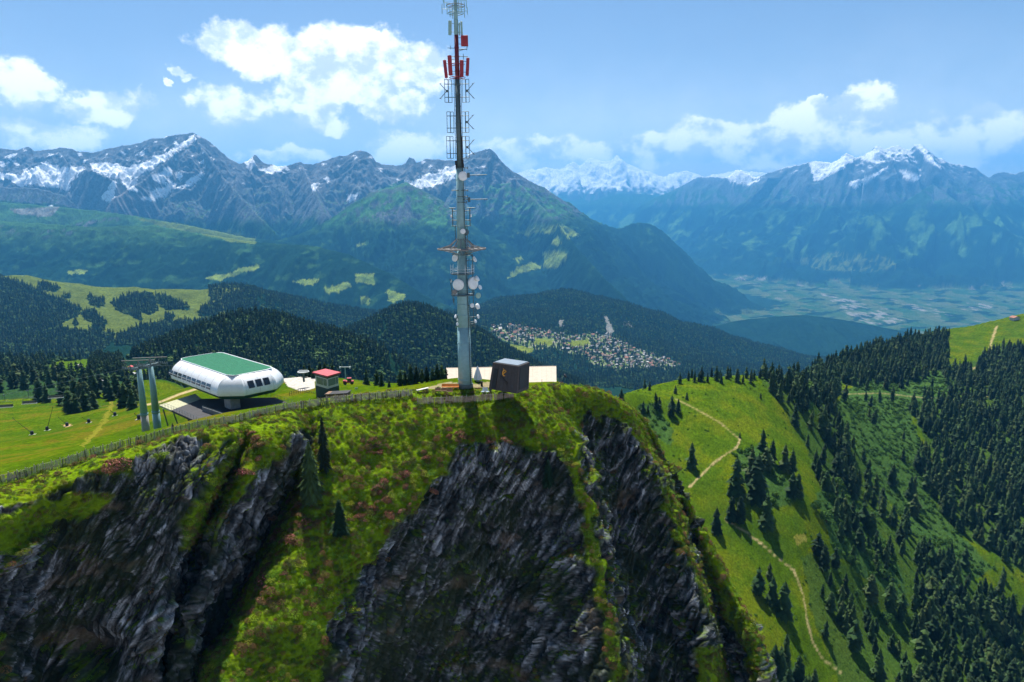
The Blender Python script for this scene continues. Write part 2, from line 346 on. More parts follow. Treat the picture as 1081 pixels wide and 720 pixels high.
# ================================================================== THE GROUND SHEET
NA = 1260
av = np.linspace(-.91, .91, NA)
pxa = CX+F*av/math.cos(PITCH)
yin = pline([(a, c+2.0) for a, b, c in CREST[:-3]]+[(605, 166), (640, 197), (680, 226), (760, 230), (820, 224), (1500, 224)], pxa)
_st = [(1.0, 1), (1200, 430), (5200, 330), (8300, 250), (10600, 350), (16500, 130), (19500, 170), (25500, 90), (32500, 120), (34500, 6)]; NY = sum(k for _, k in _st[1:])+1
# denser rows where the far slopes face the camera
lgY = [np.log(yin)]
for (ya, _), (yb, k) in zip(_st[:-1], _st[1:]):
    a0 = lgY[-1]; lgY += [a0+(np.log(yb)-a0)*(i+1)/k for i in range(k)]
lgY = np.array(lgY)
SY = np.exp(lgY); SX = SY*av[None, :]
SZ = height(SX, SY)
spx, spy = proj(np.stack([SX, SY, SZ], -1))
dzx = np.gradient(SZ, axis=1)/np.maximum(np.gradient(SX, axis=1), 1e-3)
dzy = np.gradient(SZ, axis=0)/np.maximum(np.gradient(SY, axis=0), 1e-3)
slope = np.hypot(dzx, dzy)
# ---- surface cover (albedo)
n1 = fbm2(SX/300, SY/300, 4, 1); nL = fbm2(SX/SY*30, np.log(SY)*30, 4, 2); nS = fbm2(SX/SY*140, np.log(SY)*140, 3, 3)
nF = fbm2(SX/110, (SZ*1.25+SY*.3)/110, 4, 14); nF = np.where(SY > 12000, fbm2(SX/230, (SZ*1.25+SY*.3)/230, 4, 15), nF)
jx = spx+5*nL+2.0*nS; jy = spy+2.2*fbm2(SX/SY*45, np.log(SY)*45, 3, 9)+.8*nS
def C(*c): return np.array(c)
GRASS = C(.052, .098, .003); GRASS2 = C(.092, .108, .004); MEAD = C(.095, .135, .025); FOR = C(.005, .020, .013); FOR2 = C(.009, .031, .017)
ROCK = C(.115, .13, .15); SCREE = C(.26, .25, .24); SNOW = C(.86, .88, .9); ALP = C(.042, .098, .032); PATH = C(.33, .26, .13); EARTH = C(.2, .13, .06)
col = np.zeros(SZ.shape+(3,)); 
def mixc(c, w):
    global col
    w = np.clip(w, 0, 1)[..., None]; col = col*(1-w)+c*w
far = SY > 5000
col[:] = FOR2
mixc(FOR, sstep(-.3, .3, n1+nS*.5)*.8)
# middle distance pastures
fpoly = [(-400, 280), (0, 286), (70, 290), (140, 299), (170, 303), (240, 300), (262, 306), (270, 330), (150, 345), (110, 365), (95, 380), (-400, 400)]
midm = (SY > 1400) & (SY < 3700)
mixc(MEAD*(1+.45*nL[..., None])*C(.85, .80, .8), (inpoly(jx, jy, fpoly) & midm)*1.0)
Z1 = lambda pts: zp(.25, 0, 280, pts)
FPOLY = [Z1([(-600, 50), (0, 50), (100, 75), (170, 110), (260, 150), (345, 185), (330, 215), (270, 235), (250, 260), (300, 270), (480, 290), (480, 320), (380, 400), (370, 480), (-600, 480)]),
  Z1([(160, 75), (200, 75), (255, 100), (230, 112), (165, 105)]), Z1([(370, 130), (440, 145), (440, 175), (385, 170)]), Z1([(470, 160), (545, 125), (640, 115), (665, 190), (640, 210), (590, 195), (600, 240), (545, 210), (500, 195)]),
  Z1([(660, 125), (700, 125), (790, 170), (790, 188), (700, 190), (660, 160)]), Z1([(835, 200), (870, 170), (930, 165), (935, 195), (900, 220), (845, 215)]), Z1([(350, 200), (400, 190), (445, 245), (445, 275), (400, 275), (390, 240), (355, 230)]),
  Z1([(945, 140), (1000, 120), (1081, 100), (1081, 240), (960, 220)]), Z1([(500, 295), (600, 255), (700, 240), (940, 230), (1081, 240), (1081, 340), (480, 340)]), Z1([(695, 210), (730, 210), (735, 232), (700, 236)]),
  Z1([(265, 125), (295, 125), (295, 140), (270, 138)]), Z1([(310, 230), (325, 230), (325, 255), (312, 255)])]
ffor = np.zeros(SZ.shape, bool)
for q in FPOLY: ffor |= inpoly(jx, jy, q)
mixc(FOR*(1+.3*nS[..., None]), (ffor & midm)*1.0)
# clearings on wooded hills
Z5 = lambda pts: zp(280/1081, 500, 300, pts)
Z3 = lambda pts: zp(.2915, 300, 130, pts); Z4 = lambda pts: zp(.2778, 490, 140, pts)
CLEAR = [Z3([(250, 545), (330, 545), (335, 590), (270, 580)]), Z3([(30, 575), (120, 560), (130, 570), (70, 590)]), Z3([(370, 600), (440, 620), (400, 650), (370, 640)]), Z3([(150, 600), (230, 575), (240, 590), (160, 620)]), Z3([(280, 630), (310, 628), (315, 655), (285, 655)]), Z3([(260, 437), (300, 435), (300, 445), (265, 446)]),
  Z4([(200, 385), (270, 350), (350, 350), (330, 385), (270, 380), (250, 395)]), Z4([(370, 345), (440, 390), (390, 400), (365, 370)]), Z4([(325, 420), (350, 390), (370, 420), (350, 430)]), Z4([(160, 555), (200, 510), (270, 490), (300, 515), (220, 530)]),
  Z4([(290, 455), (360, 450), (400, 460), (350, 515), (310, 515)]), Z4([(190, 475), (215, 470), (210, 500)]), zp(.3055, 0, 120, [(700, 570), (800, 545), (890, 520), (895, 535), (840, 550), (760, 575)]), zp(.3055, 0, 120, [(230, 545), (300, 540), (290, 552), (240, 555)])]
clr = np.zeros(SZ.shape, bool)
for q in CLEAR: clr |= inpoly(jx+3*nS, jy+1.5*nL, q)
mixc(MEAD*C(2.0, 1.9, 1.7)*(1+.3*nF[..., None]), (clr & (SY > 4600) & (SY < 12000))*.9)
# high ground of the far ranges
alt = SZ+120*n1+60*nL
f1 = far & (SY < 14000)
mixc(ALP*(1+.5*nL[..., None]), f1*sstep(-330, -120, alt)*.85)
mixc(FOR*C(1.1, 1.2, 1.0), f1*sstep(-330, -120, alt)*sstep(.1, .3, nL+.5*n1)*.8)
mixc(ALP*C(1.6, 1.6, 1.3), f1*sstep(.18, .4, nF+.6*nL)*sstep(-900, -500, SZ)*.38)
mixc(ROCK*C(1.25, 1.2, 1.15)*(1+.6*nF[..., None]), f1*np.maximum(sstep(60, 330, alt), sstep(-200, -60, alt)*sstep(.85, 1.25, slope)))
mixc(SCREE, f1*sstep(150, 300, alt)*sstep(.25, .45, nL+.6*n1)*(slope < .8)*.8)
alpp = zp(.3055, 0, 120, [(0, 300), (200, 315), (330, 335), (490, 360), (600, 372), (720, 400), (800, 400), (880, 425), (890, 445), (760, 440), (660, 410), (500, 390), (400, 360), (300, 372), (150, 400), (0, 378)])
mixc(ALP*C(1.1, 1.15, 1.2)*(1+.4*nL[..., None]), (inpoly(jx, jy, alpp) & (SY > 5500) & (SY < 8600))*.9)
mixc(MEAD*C(1.25, 1.2, .95), (inpoly(jx, jy, zp(.3055, 0, 120, [(470, 360), (600, 372), (700, 398), (790, 402), (890, 430), (880, 448), (780, 440), (690, 412), (560, 392)])) & (SY > 5500) & (SY < 8600))*.9)
mixc(SCREE*C(.8, .8, .85), (inpoly(jx, jy, zp(.3055, 0, 120, [(345, 300), (400, 240), (470, 290), (525, 290), (460, 320), (400, 335), (325, 330)])) & f1)*.9)
mixc(SCREE*C(.8, .8, .85), (inpoly(jx, jy, zp(.3055, 0, 120, [(30, 330), (150, 325), (215, 320), (180, 355), (60, 350)])) & f1)*.8)
mixc(SCREE, (inpoly(jx, jy, zp(.3055, 0, 120, [(845, 190), (870, 160), (940, 190), (900, 235), (860, 210)])) & f1)*.7)
mixc(ALP*C(1.3, 1.5, 1.3)*(1+.6*nF[..., None]), (inpoly(jx, jy, Z3([(330, 255), (400, 215), (430, 208), (500, 255), (560, 300), (610, 340), (570, 400), (480, 330), (420, 300), (330, 330), (230, 365), (130, 385), (200, 330)])) & f1)*sstep(-.35, .1, nF+.4*nL)*.9)
mixc(ALP*C(1.25, 1.5, 1.3)*(1+.6*nF[..., None]), (inpoly(jx, jy, Z4([(60, 200), (180, 190), (330, 240), (420, 290), (330, 330), (240, 330), (150, 330), (60, 270)])) & f1)*sstep(-.25, .15, nF+.4*nL)*.85)
# Dents range
f2 = SY >= 14000; KM = (SY > 27600) & (spx > 470) & (spx < 775)
mixc(FOR*C(1.2, 1.3, 1.1), f2*1.0)
mixc(ALP*C(2.2, 2.0, 1.6), f2*sstep(.05, .3, nL+.5*nF)*sstep(-1450, -1000, SZ)*sstep(-100, -500, SZ)*.8)
mixc(ALP, f2*sstep(-250, 0, alt)*.7)
mixc(ROCK*(1+.4*nF[..., None]), f2*np.maximum(sstep(150, 550, alt), sstep(-200, 0, alt)*sstep(.9, 1.3, slope)))
mixc(SNOW, f2*sstep(800, 1150, SZ-420*(slope-.9)+480*nF+200*nL)*(~KM)*.95)
mixc(SNOW, KM*sstep(250, 620, SZ-200*(slope-.7)+420*nF+150*nL))
# snow fields
ZS = lambda pts: zp(.3055, 0, 120, pts); ZJ = lambda pts: zp(421/1081, 660, 80, pts)
SNOWP = [ZS([(100, 200), (165, 185), (200, 190), (275, 195), (240, 225), (220, 255), (190, 245), (120, 240), (90, 235)]), ZS([(-60, 195), (0, 205), (40, 210), (75, 220), (100, 235), (60, 245), (30, 225), (-60, 220)]), ZS([(330, 175), (400, 175), (440, 185), (530, 155), (525, 175), (490, 205), (430, 220), (380, 210), (340, 195)]),
  ZS([(545, 155), (600, 115), (668, 78), (655, 102), (600, 134), (560, 160)]), ZS([(490, 290), (540, 270), (580, 235), (594, 245), (580, 277), (530, 292)]), ZS([(530, 215), (580, 190), (590, 200), (565, 235), (540, 230)]), ZS([(600, 205), (632, 203), (620, 227)]), ZS([(640, 240), (690, 208), (702, 215), (660, 247), (610, 257)]),
  ZS([(360, 290), (390, 240), (402, 245), (380, 300)]), ZS([(425, 235), (470, 228), (465, 260), (440, 258)]), ZS([(845, 165), (870, 155), (885, 185), (860, 190)]), ZS([(900, 195), (960, 180), (990, 190), (940, 205)]), ZS([(20, 325), (60, 333), (40, 345)]), ZS([(110, 330), (180, 320), (185, 330), (120, 338)]), ZS([(0, 168), (18, 170), (15, 182), (0, 182)]), ZS([(30, 155), (55, 165), (50, 172)]),
  Z3([(440, 218), (520, 190), (622, 163), (622, 187), (540, 222), (455, 238)]), Z3([(230, 262), (270, 260), (240, 285)]), Z3([(150, 205), (165, 200), (160, 218)]), Z3([(100, 225), (130, 220), (105, 245)]),
  ZJ([(608, 288), (650, 273), (705, 253), (660, 287), (630, 300)]), ZJ([(750, 260), (795, 270), (788, 285), (760, 277)]), ZJ([(510, 240), (612, 222), (590, 247), (520, 278)]), ZJ([(640, 222), (670, 200), (700, 215), (680, 235)]), ZJ([(800, 200), (835, 225), (850, 245), (815, 225)]), ZJ([(275, 268), (300, 250), (360, 275), (330, 290), (290, 285)])]
sn = np.zeros(SZ.shape, bool)
SNOWP = [[(sum(a for a, _ in q)/len(q)+(x-sum(a for a, _ in q)/len(q))*1.22, sum(b for _, b in q)/len(q)+(y-sum(b for _, b in q)/len(q))*1.3) for x, y in q] for q in SNOWP]
for q in SNOWP: sn |= inpoly(spx+6*nF, spy+4.5*nF, q)
mixc(SNOW, (sn & (SY > 8000))*(.98))
mixc(SNOW, f1*(sstep(.50, .56, nF*1.0+n1*.4+.2*sstep(300, 800, SZ))*sstep(200, 420, alt)))
# valley floor: fields, woods, settlements
vf = SZ < -1585+8*nS
cell = np.floor(SX/210+1.5*fbm2(SX/900, SY/900, 2, 5)).astype(int)*7919+np.floor(SY/520+1.5*fbm2(SX/900, SY/900, 2, 6)).astype(int)*104729
cr = ((cell*2654435761) % 1000)/1000.
FIELD = np.stack([.022+.065*cr, .075+.035*cr, .022+.025*cr], -1)
w = vf*(SY > 5500)*1.0
col = col*(1-w[..., None])+FIELD*w[..., None]
mixc(FOR2, vf*sstep(.12, .2, nL)*1.0)
mixc(C(.20, .19, .17), vf*sstep(.15, .35, n1)*sstep(.1, .3, nF)*.7)
Zr = lambda pts: zp(361/1081, 720, 260, pts)
for q in [Zr([(440, 150), (520, 160), (640, 210), (720, 240), (600, 250), (520, 215)]), Zr([(100, 65), (190, 70), (300, 100), (230, 110), (140, 100)]), Zr([(690, 180), (780, 190), (850, 220), (760, 205)]), Zr([(900, 180), (980, 180), (980, 200), (920, 205)])]:
    mixc(C(.24, .23, .21), (inpoly(jx, jy, q) & vf)*sstep(-.05, .2, nF)*.8)
mixc(FOR2, (inpoly(jx, jy, Zr([(140, 175), (190, 150), (270, 165), (330, 180), (250, 200), (170, 195)])) & vf)*1.)
for q in [Zr([(350, 45), (480, 20), (640, 30), (690, 65), (600, 80), (430, 75)])]:
    mixc(MEAD*C(1.3, 1.2, 1.5), (inpoly(jx, jy, q) & (SY > 12000))*sstep(-.15, .1, nS+.5*nL)*.8)
# ---- town bench and hill clearings
TOWN = Z5([(68, 172), (150, 165), (260, 185), (330, 200), (420, 208), (500, 200), (560, 212), (640, 250), (720, 280), (830, 320), (850, 345), (760, 350), (660, 345), (560, 350), (470, 320), (460, 290), (380, 280), (330, 262), (250, 262), (170, 240), (110, 230), (70, 195)])
tm = inpoly(jx, jy, TOWN) & (SY > 2000) & (SY < 4300)
mixc(C(.10, .145, .045), tm*1.0)
mixc(C(.30, .27, .24), tm*sstep(.05, .25, nS)*.7)
for q in [Z5([(110, 240), (170, 245), (250, 262), (240, 280), (190, 292), (140, 270)]), Z5([(240, 222), (330, 225), (330, 250), (250, 250)]), Z5([(380, 235), (470, 225), (480, 245), (400, 260)])]:
    mixc(MEAD*C(1.3, 1.15, .8), (inpoly(jx, jy, q) & (SY > 2000) & (SY < 4300))*1.0)
for q in [Z5([(345, 145), (365, 145), (365, 175), (348, 180)]), Z5([(530, 130), (542, 130), (572, 190), (570, 212), (545, 205)]), Z5([(610, 155), (640, 150), (655, 175), (620, 170)]), Z5([(700, 45), (720, 48), (730, 58)])]:
    mixc(SCREE, (inpoly(jx, jy, q) & (SY > 3300) & (SY < 6500))*.6)
# ---- near ground
nr = SY < 1260
ng = fbm2(SX/22, SY/22, 4, 12); nf = fbm2(SX/3.2, SY/3.2, 3, 13)
gcol = GRASS*(1+.35*ng[..., None]+.45*nf[..., None])
w2 = sstep(-.15, .35, ng+.4*nf)[..., None]*.7; gcol = gcol*(1-w2)+GRASS2*w2; w4 = sstep(.1, .4, fbm2(SX/46, SY/46, 4, 17)+.35*nf)[..., None]*.55; gcol = gcol*(1-w4)+C(.030, .070, .006)*w4
yn_ = pline(YN, spx)
nearm = nr & (SY < yn_+30)
col = np.where(nearm[..., None], gcol, col)
# left meadow has reddish patches and a mown track
lm = (spx < 340) & (SY < 420) & nearm
mixc(C(.115, .075, .014), lm*sstep(.05, .45, ng+.7*nf)*.5)
mixc(C(.17, .16, .02), (lm & (dline(jx, jy, [(118, 426), (112, 442), (100, 458), (88, 470)]) < 2.2+nS*2))*.7)
mixc(FOR2*1.3, (nearm & (spx < 240) & (SY > 470) & inpoly(jx, jy, [(-200, 380), (60, 395), (110, 385), (135, 400), (240, 400), (240, 415), (150, 415), (110, 430), (-200, 425)]))*.75)
mixc(GRASS*C(1.1, 1.1, 1.), (nearm & inpoly(jx, jy, [(40, 389), (60, 383), (95, 380), (93, 392), (80, 396), (50, 395)]))*1.)
# forest floor on the right slope and wooded gully
FOR_R = [[(885, 405), (925, 380), (960, 370), (1000, 358), (1003, 397), (960, 403), (905, 409)], [(800, 396), (850, 390), (905, 366), (960, 359), (1000, 353), (1000, 360), (960, 372), (925, 382), (890, 402), (880, 430), (890, 460), (905, 475), (922, 505), (940, 535), (965, 565), (992, 595), (1012, 635), (1090, 705), (1090, 780), (960, 780), (945, 660), (920, 620), (880, 580), (868, 520), (850, 470), (822, 425)],
         [(960, 430), (985, 425), (1010, 412), (1040, 422), (1300, 430), (1300, 640), (1081, 605), (1050, 585), (1010, 562), (985, 530), (962, 500), (980, 470)], [(1000, 395), (1060, 367), (1300, 350), (1300, 430), (1040, 427), (1010, 412)],
         [(845, 588), (870, 580), (920, 622), (985, 672), (992, 720), (985, 770), (890, 740), (880, 700), (860, 660)], [(800, 700), (825, 690), (850, 715), (868, 760), (800, 770)], [(985, 590), (1010, 600), (1090, 660), (1090, 700), (1010, 640)]]
shrub = np.zeros(SZ.shape, bool); rf = np.zeros(SZ.shape, bool)
SHR = [[(880, 430), (905, 402), (1000, 392), (1015, 415), (960, 440), (975, 470), (985, 530), (1010, 562), (1050, 600), (1012, 620), (965, 565), (922, 505), (890, 460)], [(672, 428), (690, 425), (712, 455), (708, 470), (690, 462)], [(775, 480), (800, 470), (832, 505), (840, 530), (808, 540), (790, 520)], [(860, 520), (905, 520), (950, 600), (960, 640), (915, 610), (880, 580)]]
for q in FOR_R: rf |= inpoly(jx, jy, q)
for q in SHR: shrub |= inpoly(jx, jy, q)
rgt = nearm & (spx > 640) & (SY > 235)
mixc(C(.034, .072, .014)*(1+.4*nf[..., None]), (rgt & rf)*.75); mixc(C(.035, .08, .02)*(1+.4*nf[..., None]), (rgt & shrub)*.85)
mixc(C(.25, .22, .05), (rgt & inpoly(jx, jy, zp(.3525, 700, 500, [(392, 185), (425, 180), (435, 205), (405, 215)])))*.6)
PATHS = [([(713, 421), (735, 432), (760, 446), (774, 458), (781, 464)], .55), ([(781, 464), (778, 472), (765, 480), (750, 492), (738, 504), (728, 514)], 1.0), ([(765, 548), (785, 560), (805, 575), (820, 588), (838, 602), (848, 628), (852, 655), (858, 678), (868, 695), (890, 712)], .75),
         ([(1052, 345), (1046, 362), (1044, 374), (1036, 384), (1028, 389)], 1.1), ([(895, 416), (930, 415), (975, 420), (1015, 421), (1050, 418)], .35)]
for q, wd in PATHS:
    wn_ = wd*np.clip(.85+1.1*fbm2(SX/9, SY/9, 3, 77), .25, 1.6); mixc(PATH, (rgt & (spx > 700))*sstep(.75, -.35, dline(spx+1.2*nS, spy+.9*nS, q)-wn_)*np.clip(.75+.7*nf, .3, 1)*min(1, wd+.25))
mixc(PATH*1.05, (nearm & (spx < 300))*sstep(1.6, .6, dline(spx, spy, [(152, 428), (170, 424), (190, 416), (206, 411), (222, 408)])))
mixc(C(.45, .42, .38), (nearm & (spx < 340) & inpoly(spx, spy, [(297, 398), (312, 396), (333, 398), (332, 410), (318, 413), (304, 408)]))*.9)
mixc(C(.38, .29, .2), (nearm & (SY < 160))*inpoly(jx, jy, [(440, 412), (470, 404), (545, 404), (545, 418), (440, 420)])*.6)
mixc(EARTH*C(1.6, 1.6, 1.5), (nearm & inpoly(jx, jy, zp(.125, 0, 370, [(510, 640), (560, 622), (625, 628), (580, 645)])))*.9)
sheetV = np.stack([SX, SY, SZ], -1).reshape(-1, 3)
idx = np.arange(NA*NY).reshape(NY, NA)
sheetF = np.stack([idx[:-1, :-1], idx[:-1, 1:], idx[1:, 1:], idx[1:, :-1]], -1).reshape(-1, 4)
def terrain_mat():
    m, nt, b = new_mat('ground cover'); L = nt.links.new
    at = N(nt, 'ShaderNodeAttribute', attribute_name='cover'); ds = N(nt, 'ShaderNodeAttribute', attribute_name='grain')
    tc = N(nt, 'ShaderNodeTexCoord')
    sc = N(nt, 'ShaderNodeVectorMath', operation='SCALE'); L(tc.outputs['Object'], sc.inputs[0]); L(ds.outputs['Fac'], sc.inputs['Scale'])
    no = N(nt, 'ShaderNodeTexNoise'); no.inputs['Scale'].default_value = 1; no.inputs['Detail'].default_value = 5; no.inputs['Roughness'].default_value = .65
    L(sc.outputs[0], no.inputs['Vector'])
    mr = N(nt, 'ShaderNodeMapRange'); L(no.outputs['Fac'], mr.inputs['Value']); mr.inputs['From Min'].default_value = .3; mr.inputs['From Max'].default_value = .7
    mr.inputs['To Min'].default_value = .6; mr.inputs['To Max'].default_value = 1.42
    mx = N(nt, 'ShaderNodeVectorMath', operation='SCALE'); L(at.outputs['Color'], mx.inputs[0]); L(mr.outputs['Result'], mx.inputs['Scale'])
    L(mx.outputs[0], b.inputs['Base Color']); b.inputs['Roughness'].default_value = 1.; b.inputs['Specular IOR Level'].default_value = 0.
    iv = N(nt, 'ShaderNodeMath', operation='DIVIDE'); iv.inputs[0].default_value = .55; L(ds.outputs['Fac'], iv.inputs[1])
    bp = N(nt, 'ShaderNodeBump'); bp.inputs['Strength'].default_value = .6; L(iv.outputs[0], bp.inputs['Distance']); L(no.outputs['Fac'], bp.inputs['Height']); L(bp.outputs['Normal'], b.inputs['Normal'])
    return m
MT = terrain_mat()
me = np_mesh('terrain', sheetV, sheetF, [MT], True)
add_attr(me, 'cover', np.concatenate([np.clip(col, .003, .95), np.ones(SZ.shape+(1,))], -1), 'FLOAT_COLOR')
# size of the surface texture: clumps of grass near by, tree crowns on the wooded hills, rock ledges on the far faces (bands of terrain)
add_attr(me, 'grain', np.interp(SY, [200, 600, 1300, 4000, 9000, 20000], [1.1, .6, .16, .09, .045, .02]))
terrain = setp(link('terrain', me), 'alpine meadows, wooded hills, valley and snow patched mountain ranges', 'terrain', kind='structure')
# ================================================================== THE NEAR CLIFF
NET = [  # columns left to right; rows: fence line, grass lip, then down the face to well below the frame
 [(-160,548,90),(-160,575,85),(-165,620,83),(-170,680,81),(-175,740,79),(-180,800,77),(-190,950,72)],
 [(0,510,104),(0,541,96),(0,580,94),(-5,620,92),(-8,670,90),(-10,720,88),(-20,900,82)],
 [(62,493,109),(60,522,102),(55,560,102),(50,605,101),(45,660,99),(40,720,98),(30,900,91)],
 [(122,476,115),(116,497,107),(110,540,104.5),(105,590,104),(100,650,102),(90,720,98),(80,900,90)],
 [(172,463,121),(180,473,114),(165,520,107),(150,570,104),(140,640,102.5),(130,720,99),(110,900,88)],
 [(222,450,127),(238,464,119),(218,510,112),(192,570,108),(176,640,104.5),(160,720,101),(140,900,90)],
 [(245,446,129.5),(256,466,127),(232,520,127),(206,580,123),(186,650,117),(165,720,112),(150,900,98)],
 [(272,439,134),(280,460,126),(250,520,118.5),(225,570,113),(205,650,107),(185,720,101),(165,900,88)],
 [(300,433,138),(312,456,131),(290,510,125.5),(255,580,120.5),(225,650,116),(200,720,111),(175,900,98)],
 [(318,429,140.5),(328,463,137),(300,530,135),(264,610,128),(234,670,121),(208,720,116),(180,900,101)],
 [(345,425,143),(350,470,133.5),(322,540,124),(280,620,113),(250,675,106),(222,720,101),(190,900,86)],
 [(410,418,147),(410,470,137.5),(380,540,126.5),(340,620,115),(305,675,107.5),(280,720,102),(240,900,87)],
 [(470,414,150),(475,460,141),(450,520,133.5),(400,590,124.5),(362,655,115),(340,720,108),(300,900,93)],
 [(510,414,150.5),(520,465,141.5),(510,520,138.5),(480,600,134),(450,660,129.5),(430,720,126),(400,900,108)],
 [(545,413,150.5),(560,462,142),(565,520,140),(550,600,136.5),(540,660,132.5),(530,720,129),(510,900,114)],
 [(570,411,152),(597,450,146),(618,510,138),(628,580,131.5),(640,650,125),(650,720,118.5),(650,900,103)],
 [(582,409,154),(606,455,150.5),(628,515,146.5),(640,590,140.5),(652,655,134.5),(662,720,130),(665,900,122)],
 [(600,407,157),(618,440,156),(640,510,154),(655,590,149),(668,655,143.5),(678,720,139),(690,900,133)],
 [(630,411,161),(645,440,158.5),(672,510,155.5),(690,590,150.5),(705,655,146),(715,720,141),(730,900,133)],
 [(655,424,164),(676,462,161),(705,530,154.5),(725,590,148.5),(742,655,142),(752,720,136),(765,900,120)],
 [(662,428,167),(690,470,169),(716,530,167),(735,590,163),(755,655,159),(768,720,155),(785,900,142)],
 [(672,436,170),(705,490,170),(738,555,165),(765,610,159),(795,660,152),(815,720,145),(850,900,130)],
 [(668,440,186),(700,500,190),(732,570,190),(762,625,188),(790,680,186),(812,740,184),(850,900,175)],
 [(655,445,206),(690,510,215),(725,590,215),(755,650,215),(785,705,215),(808,765,210),(850,900,200)],
]
net = np.array([[P(*q) for q in c] for c in NET])           # (24, 7, 3)
r0 = net[:, 0].copy(); nc = len(NET)
for i in range(nc):                                          # a hidden strip tucked under the meadow behind the fence
    r0[i] += np.array([0, 7, -1.2]) if i < 17 else np.array([-4, 14, -7])
net = np.concatenate([r0[:, None], net], 1)
def cr_axis(A, n):                                           # Catmull-Rom along axis 0
    k = len(A); t = np.linspace(0, k-1, n); i = np.minimum(t.astype(int), k-2); f = (t-i)
    f = f.reshape((-1,)+(1,)*(A.ndim-1)); g = lambda j: A[np.clip(j, 0, k-1)]
    p0, p1, p2, p3 = g(i-1), g(i), g(i+1), g(i+2)
    return .5*((2*p1)+(-p0+p2)*f+(2*p0-5*p1+4*p2-p3)*f*f+(-p0+3*p1-3*p2+p3)*f**3)
NU, NV = 1060, 500
base = cr_axis(np.swapaxes(cr_axis(net, NU), 0, 1), NV)      # (NV, NU, 3)
cu = np.linspace(0, nc-1, NU)[None, :]*np.ones((NV, 1)); cvv = np.linspace(-1, 6, NV)[:, None]*np.ones((1, NU))
bx, by_ = proj(base)
def normals(B):
    n = np.cross(np.gradient(B, axis=1), np.gradient(B, axis=0)); n /= np.linalg.norm(n, axis=-1, keepdims=True)+1e-9
    n *= np.where((n*(np.array([0, 0, ZC])-B)).sum(-1, keepdims=True) < 0, -1, 1)*1.0; return n
nrm = normals(base)
X, Y_, Z_ = base[..., 0], base[..., 1], base[..., 2]
# where turf holds: drawn on the ground
w1 = fbm3(X/6, Y_/6, Z_/6, 4, 1); w2 = fbm3(X/1.8, Y_/1.8, Z_/1.8, 3, 2)
gx = bx+16*w1+7*w2; gy = by_+14*fbm3(X/6, Y_/6, Z_/6, 4, 5)+6*w2
turf = (cvv < 1.0+.35*w1+.15*w2)*1.0
GP = [[(318,420),(330,452),(318,485),(300,520),(285,560),(255,610),(228,660),(196,716),(180,800),(300,800),(335,722),(345,660),(380,600),(425,545),(455,510),(485,470),(520,462),(548,470),(572,478),(598,478),(606,440),(600,420)],
      [(248,452),(290,440),(312,452),(296,478),(255,522),(228,560),(190,580),(196,545),(222,510),(240,478)],
      [(562,440),(600,440),(612,490),(624,540),(632,600),(645,660),(655,722),(644,722),(634,660),(624,600),(614,545),(602,500)],
      [(600,400),(645,410),(672,440),(690,470),(700,500),(690,490),(664,455),(640,432),(615,430)],
      [(704,495),(725,530),(745,570),(772,612),(800,668),(812,712),(800,730),(785,680),(765,650),(752,610),(734,570),(716,530)],
      [(688,470),(706,520),(726,575),(742,620),(758,660),(750,664),(730,610),(714,565),(698,520)],[(742,680),(762,690),(780,730),(730,730)],
      [(0,545),(70,525),(120,520),(100,545),(60,548),(20,575),(-40,600),(-100,580)]]
for q in GP: turf = np.maximum(turf, inpoly(gx, gy, q)*1.0)
def blur(a, k):
    for _ in range(k):
        a = (a+np.roll(a, 1, 0)+np.roll(a, -1, 0)+np.roll(a, 1, 1)+np.roll(a, -1, 1))/5
    return a
turf = np.maximum(turf, sstep(.55, .75, nrm[..., 2]+.15*w1)*sstep(.0, .3, w1+.6*w2)*.8)
turf = np.clip(blur(turf, 5), 0, 1)
# strata dip steeply from upper right to lower left
ns = np.array([.80, .28, -.53]); ns /= np.linalg.norm(ns); ts = np.array([.52, .10, .85]); ts -= ns*(ts@ns); ts /= np.linalg.norm(ts); os_ = np.cross(ns, ts)
q_ = base@ns; t_ = base@ts; o_ = base@os_
wq = 1.6*fbm3(X/11, Y_/11, Z_/11, 3, 21)
def saw(x): f = x-np.floor(x); return np.where(f < .84, f/.84, (1-f)/.16)
def slab(a, b, c, s): return 1-2*np.abs(pn3((q_+wq)/a, t_/b, o_/c, s))
s1 = slab(4.2, 19, 9, 31); s2 = slab(1.5, 9, 4, 33); s3 = slab(.6, 3.6, 1.6, 35); s4 = slab(.28, 1.3, .7, 37)
blk = fbm3(X/5, Y_/5, Z_/5, 4, 41, g=.55)
def worley(u, v, w, seed):
    """cracked blocks: a random level for each block and the distance to its edge"""
    iu, iv, iw = np.floor(u).astype(np.int32), np.floor(v).astype(np.int32), np.floor(w).astype(np.int32)
    f1 = np.full(u.shape, 9., np.float32); f2 = f1.copy(); val = np.zeros(u.shape, np.float32); T = np.random.default_rng(seed).random((256, 4)).astype(np.float32)
    for a in (-1, 0, 1):
        for b in (-1, 0, 1):
            for c in (-1, 0, 1):
                h = PERM[PERM[PERM[(iu+a) & 255]+((iv+b) & 255)]+((iw+c) & 255)]; t = T[h]
                d = ((iu+a+t[..., 0]-u)**2+(iv+b+t[..., 1]-v)**2+(iw+c+t[..., 2]-w)**2).astype(np.float32)
                k = d < f1; f2 = np.where(k, f1, np.minimum(f2, d)); val = np.where(k, t[..., 3], val); f1 = np.where(k, d, f1)
    return val, np.sqrt(f2)-np.sqrt(f1)
b1, e1 = worley((q_+.7*wq)/3.0, t_/8.5, o_/5.0, 3); b2, e2 = worley((q_+.4*wq)/1.05, t_/3.2, o_/2.0, 4); b3, e3 = worley(q_/.5, t_/1.3, o_/.9, 5)
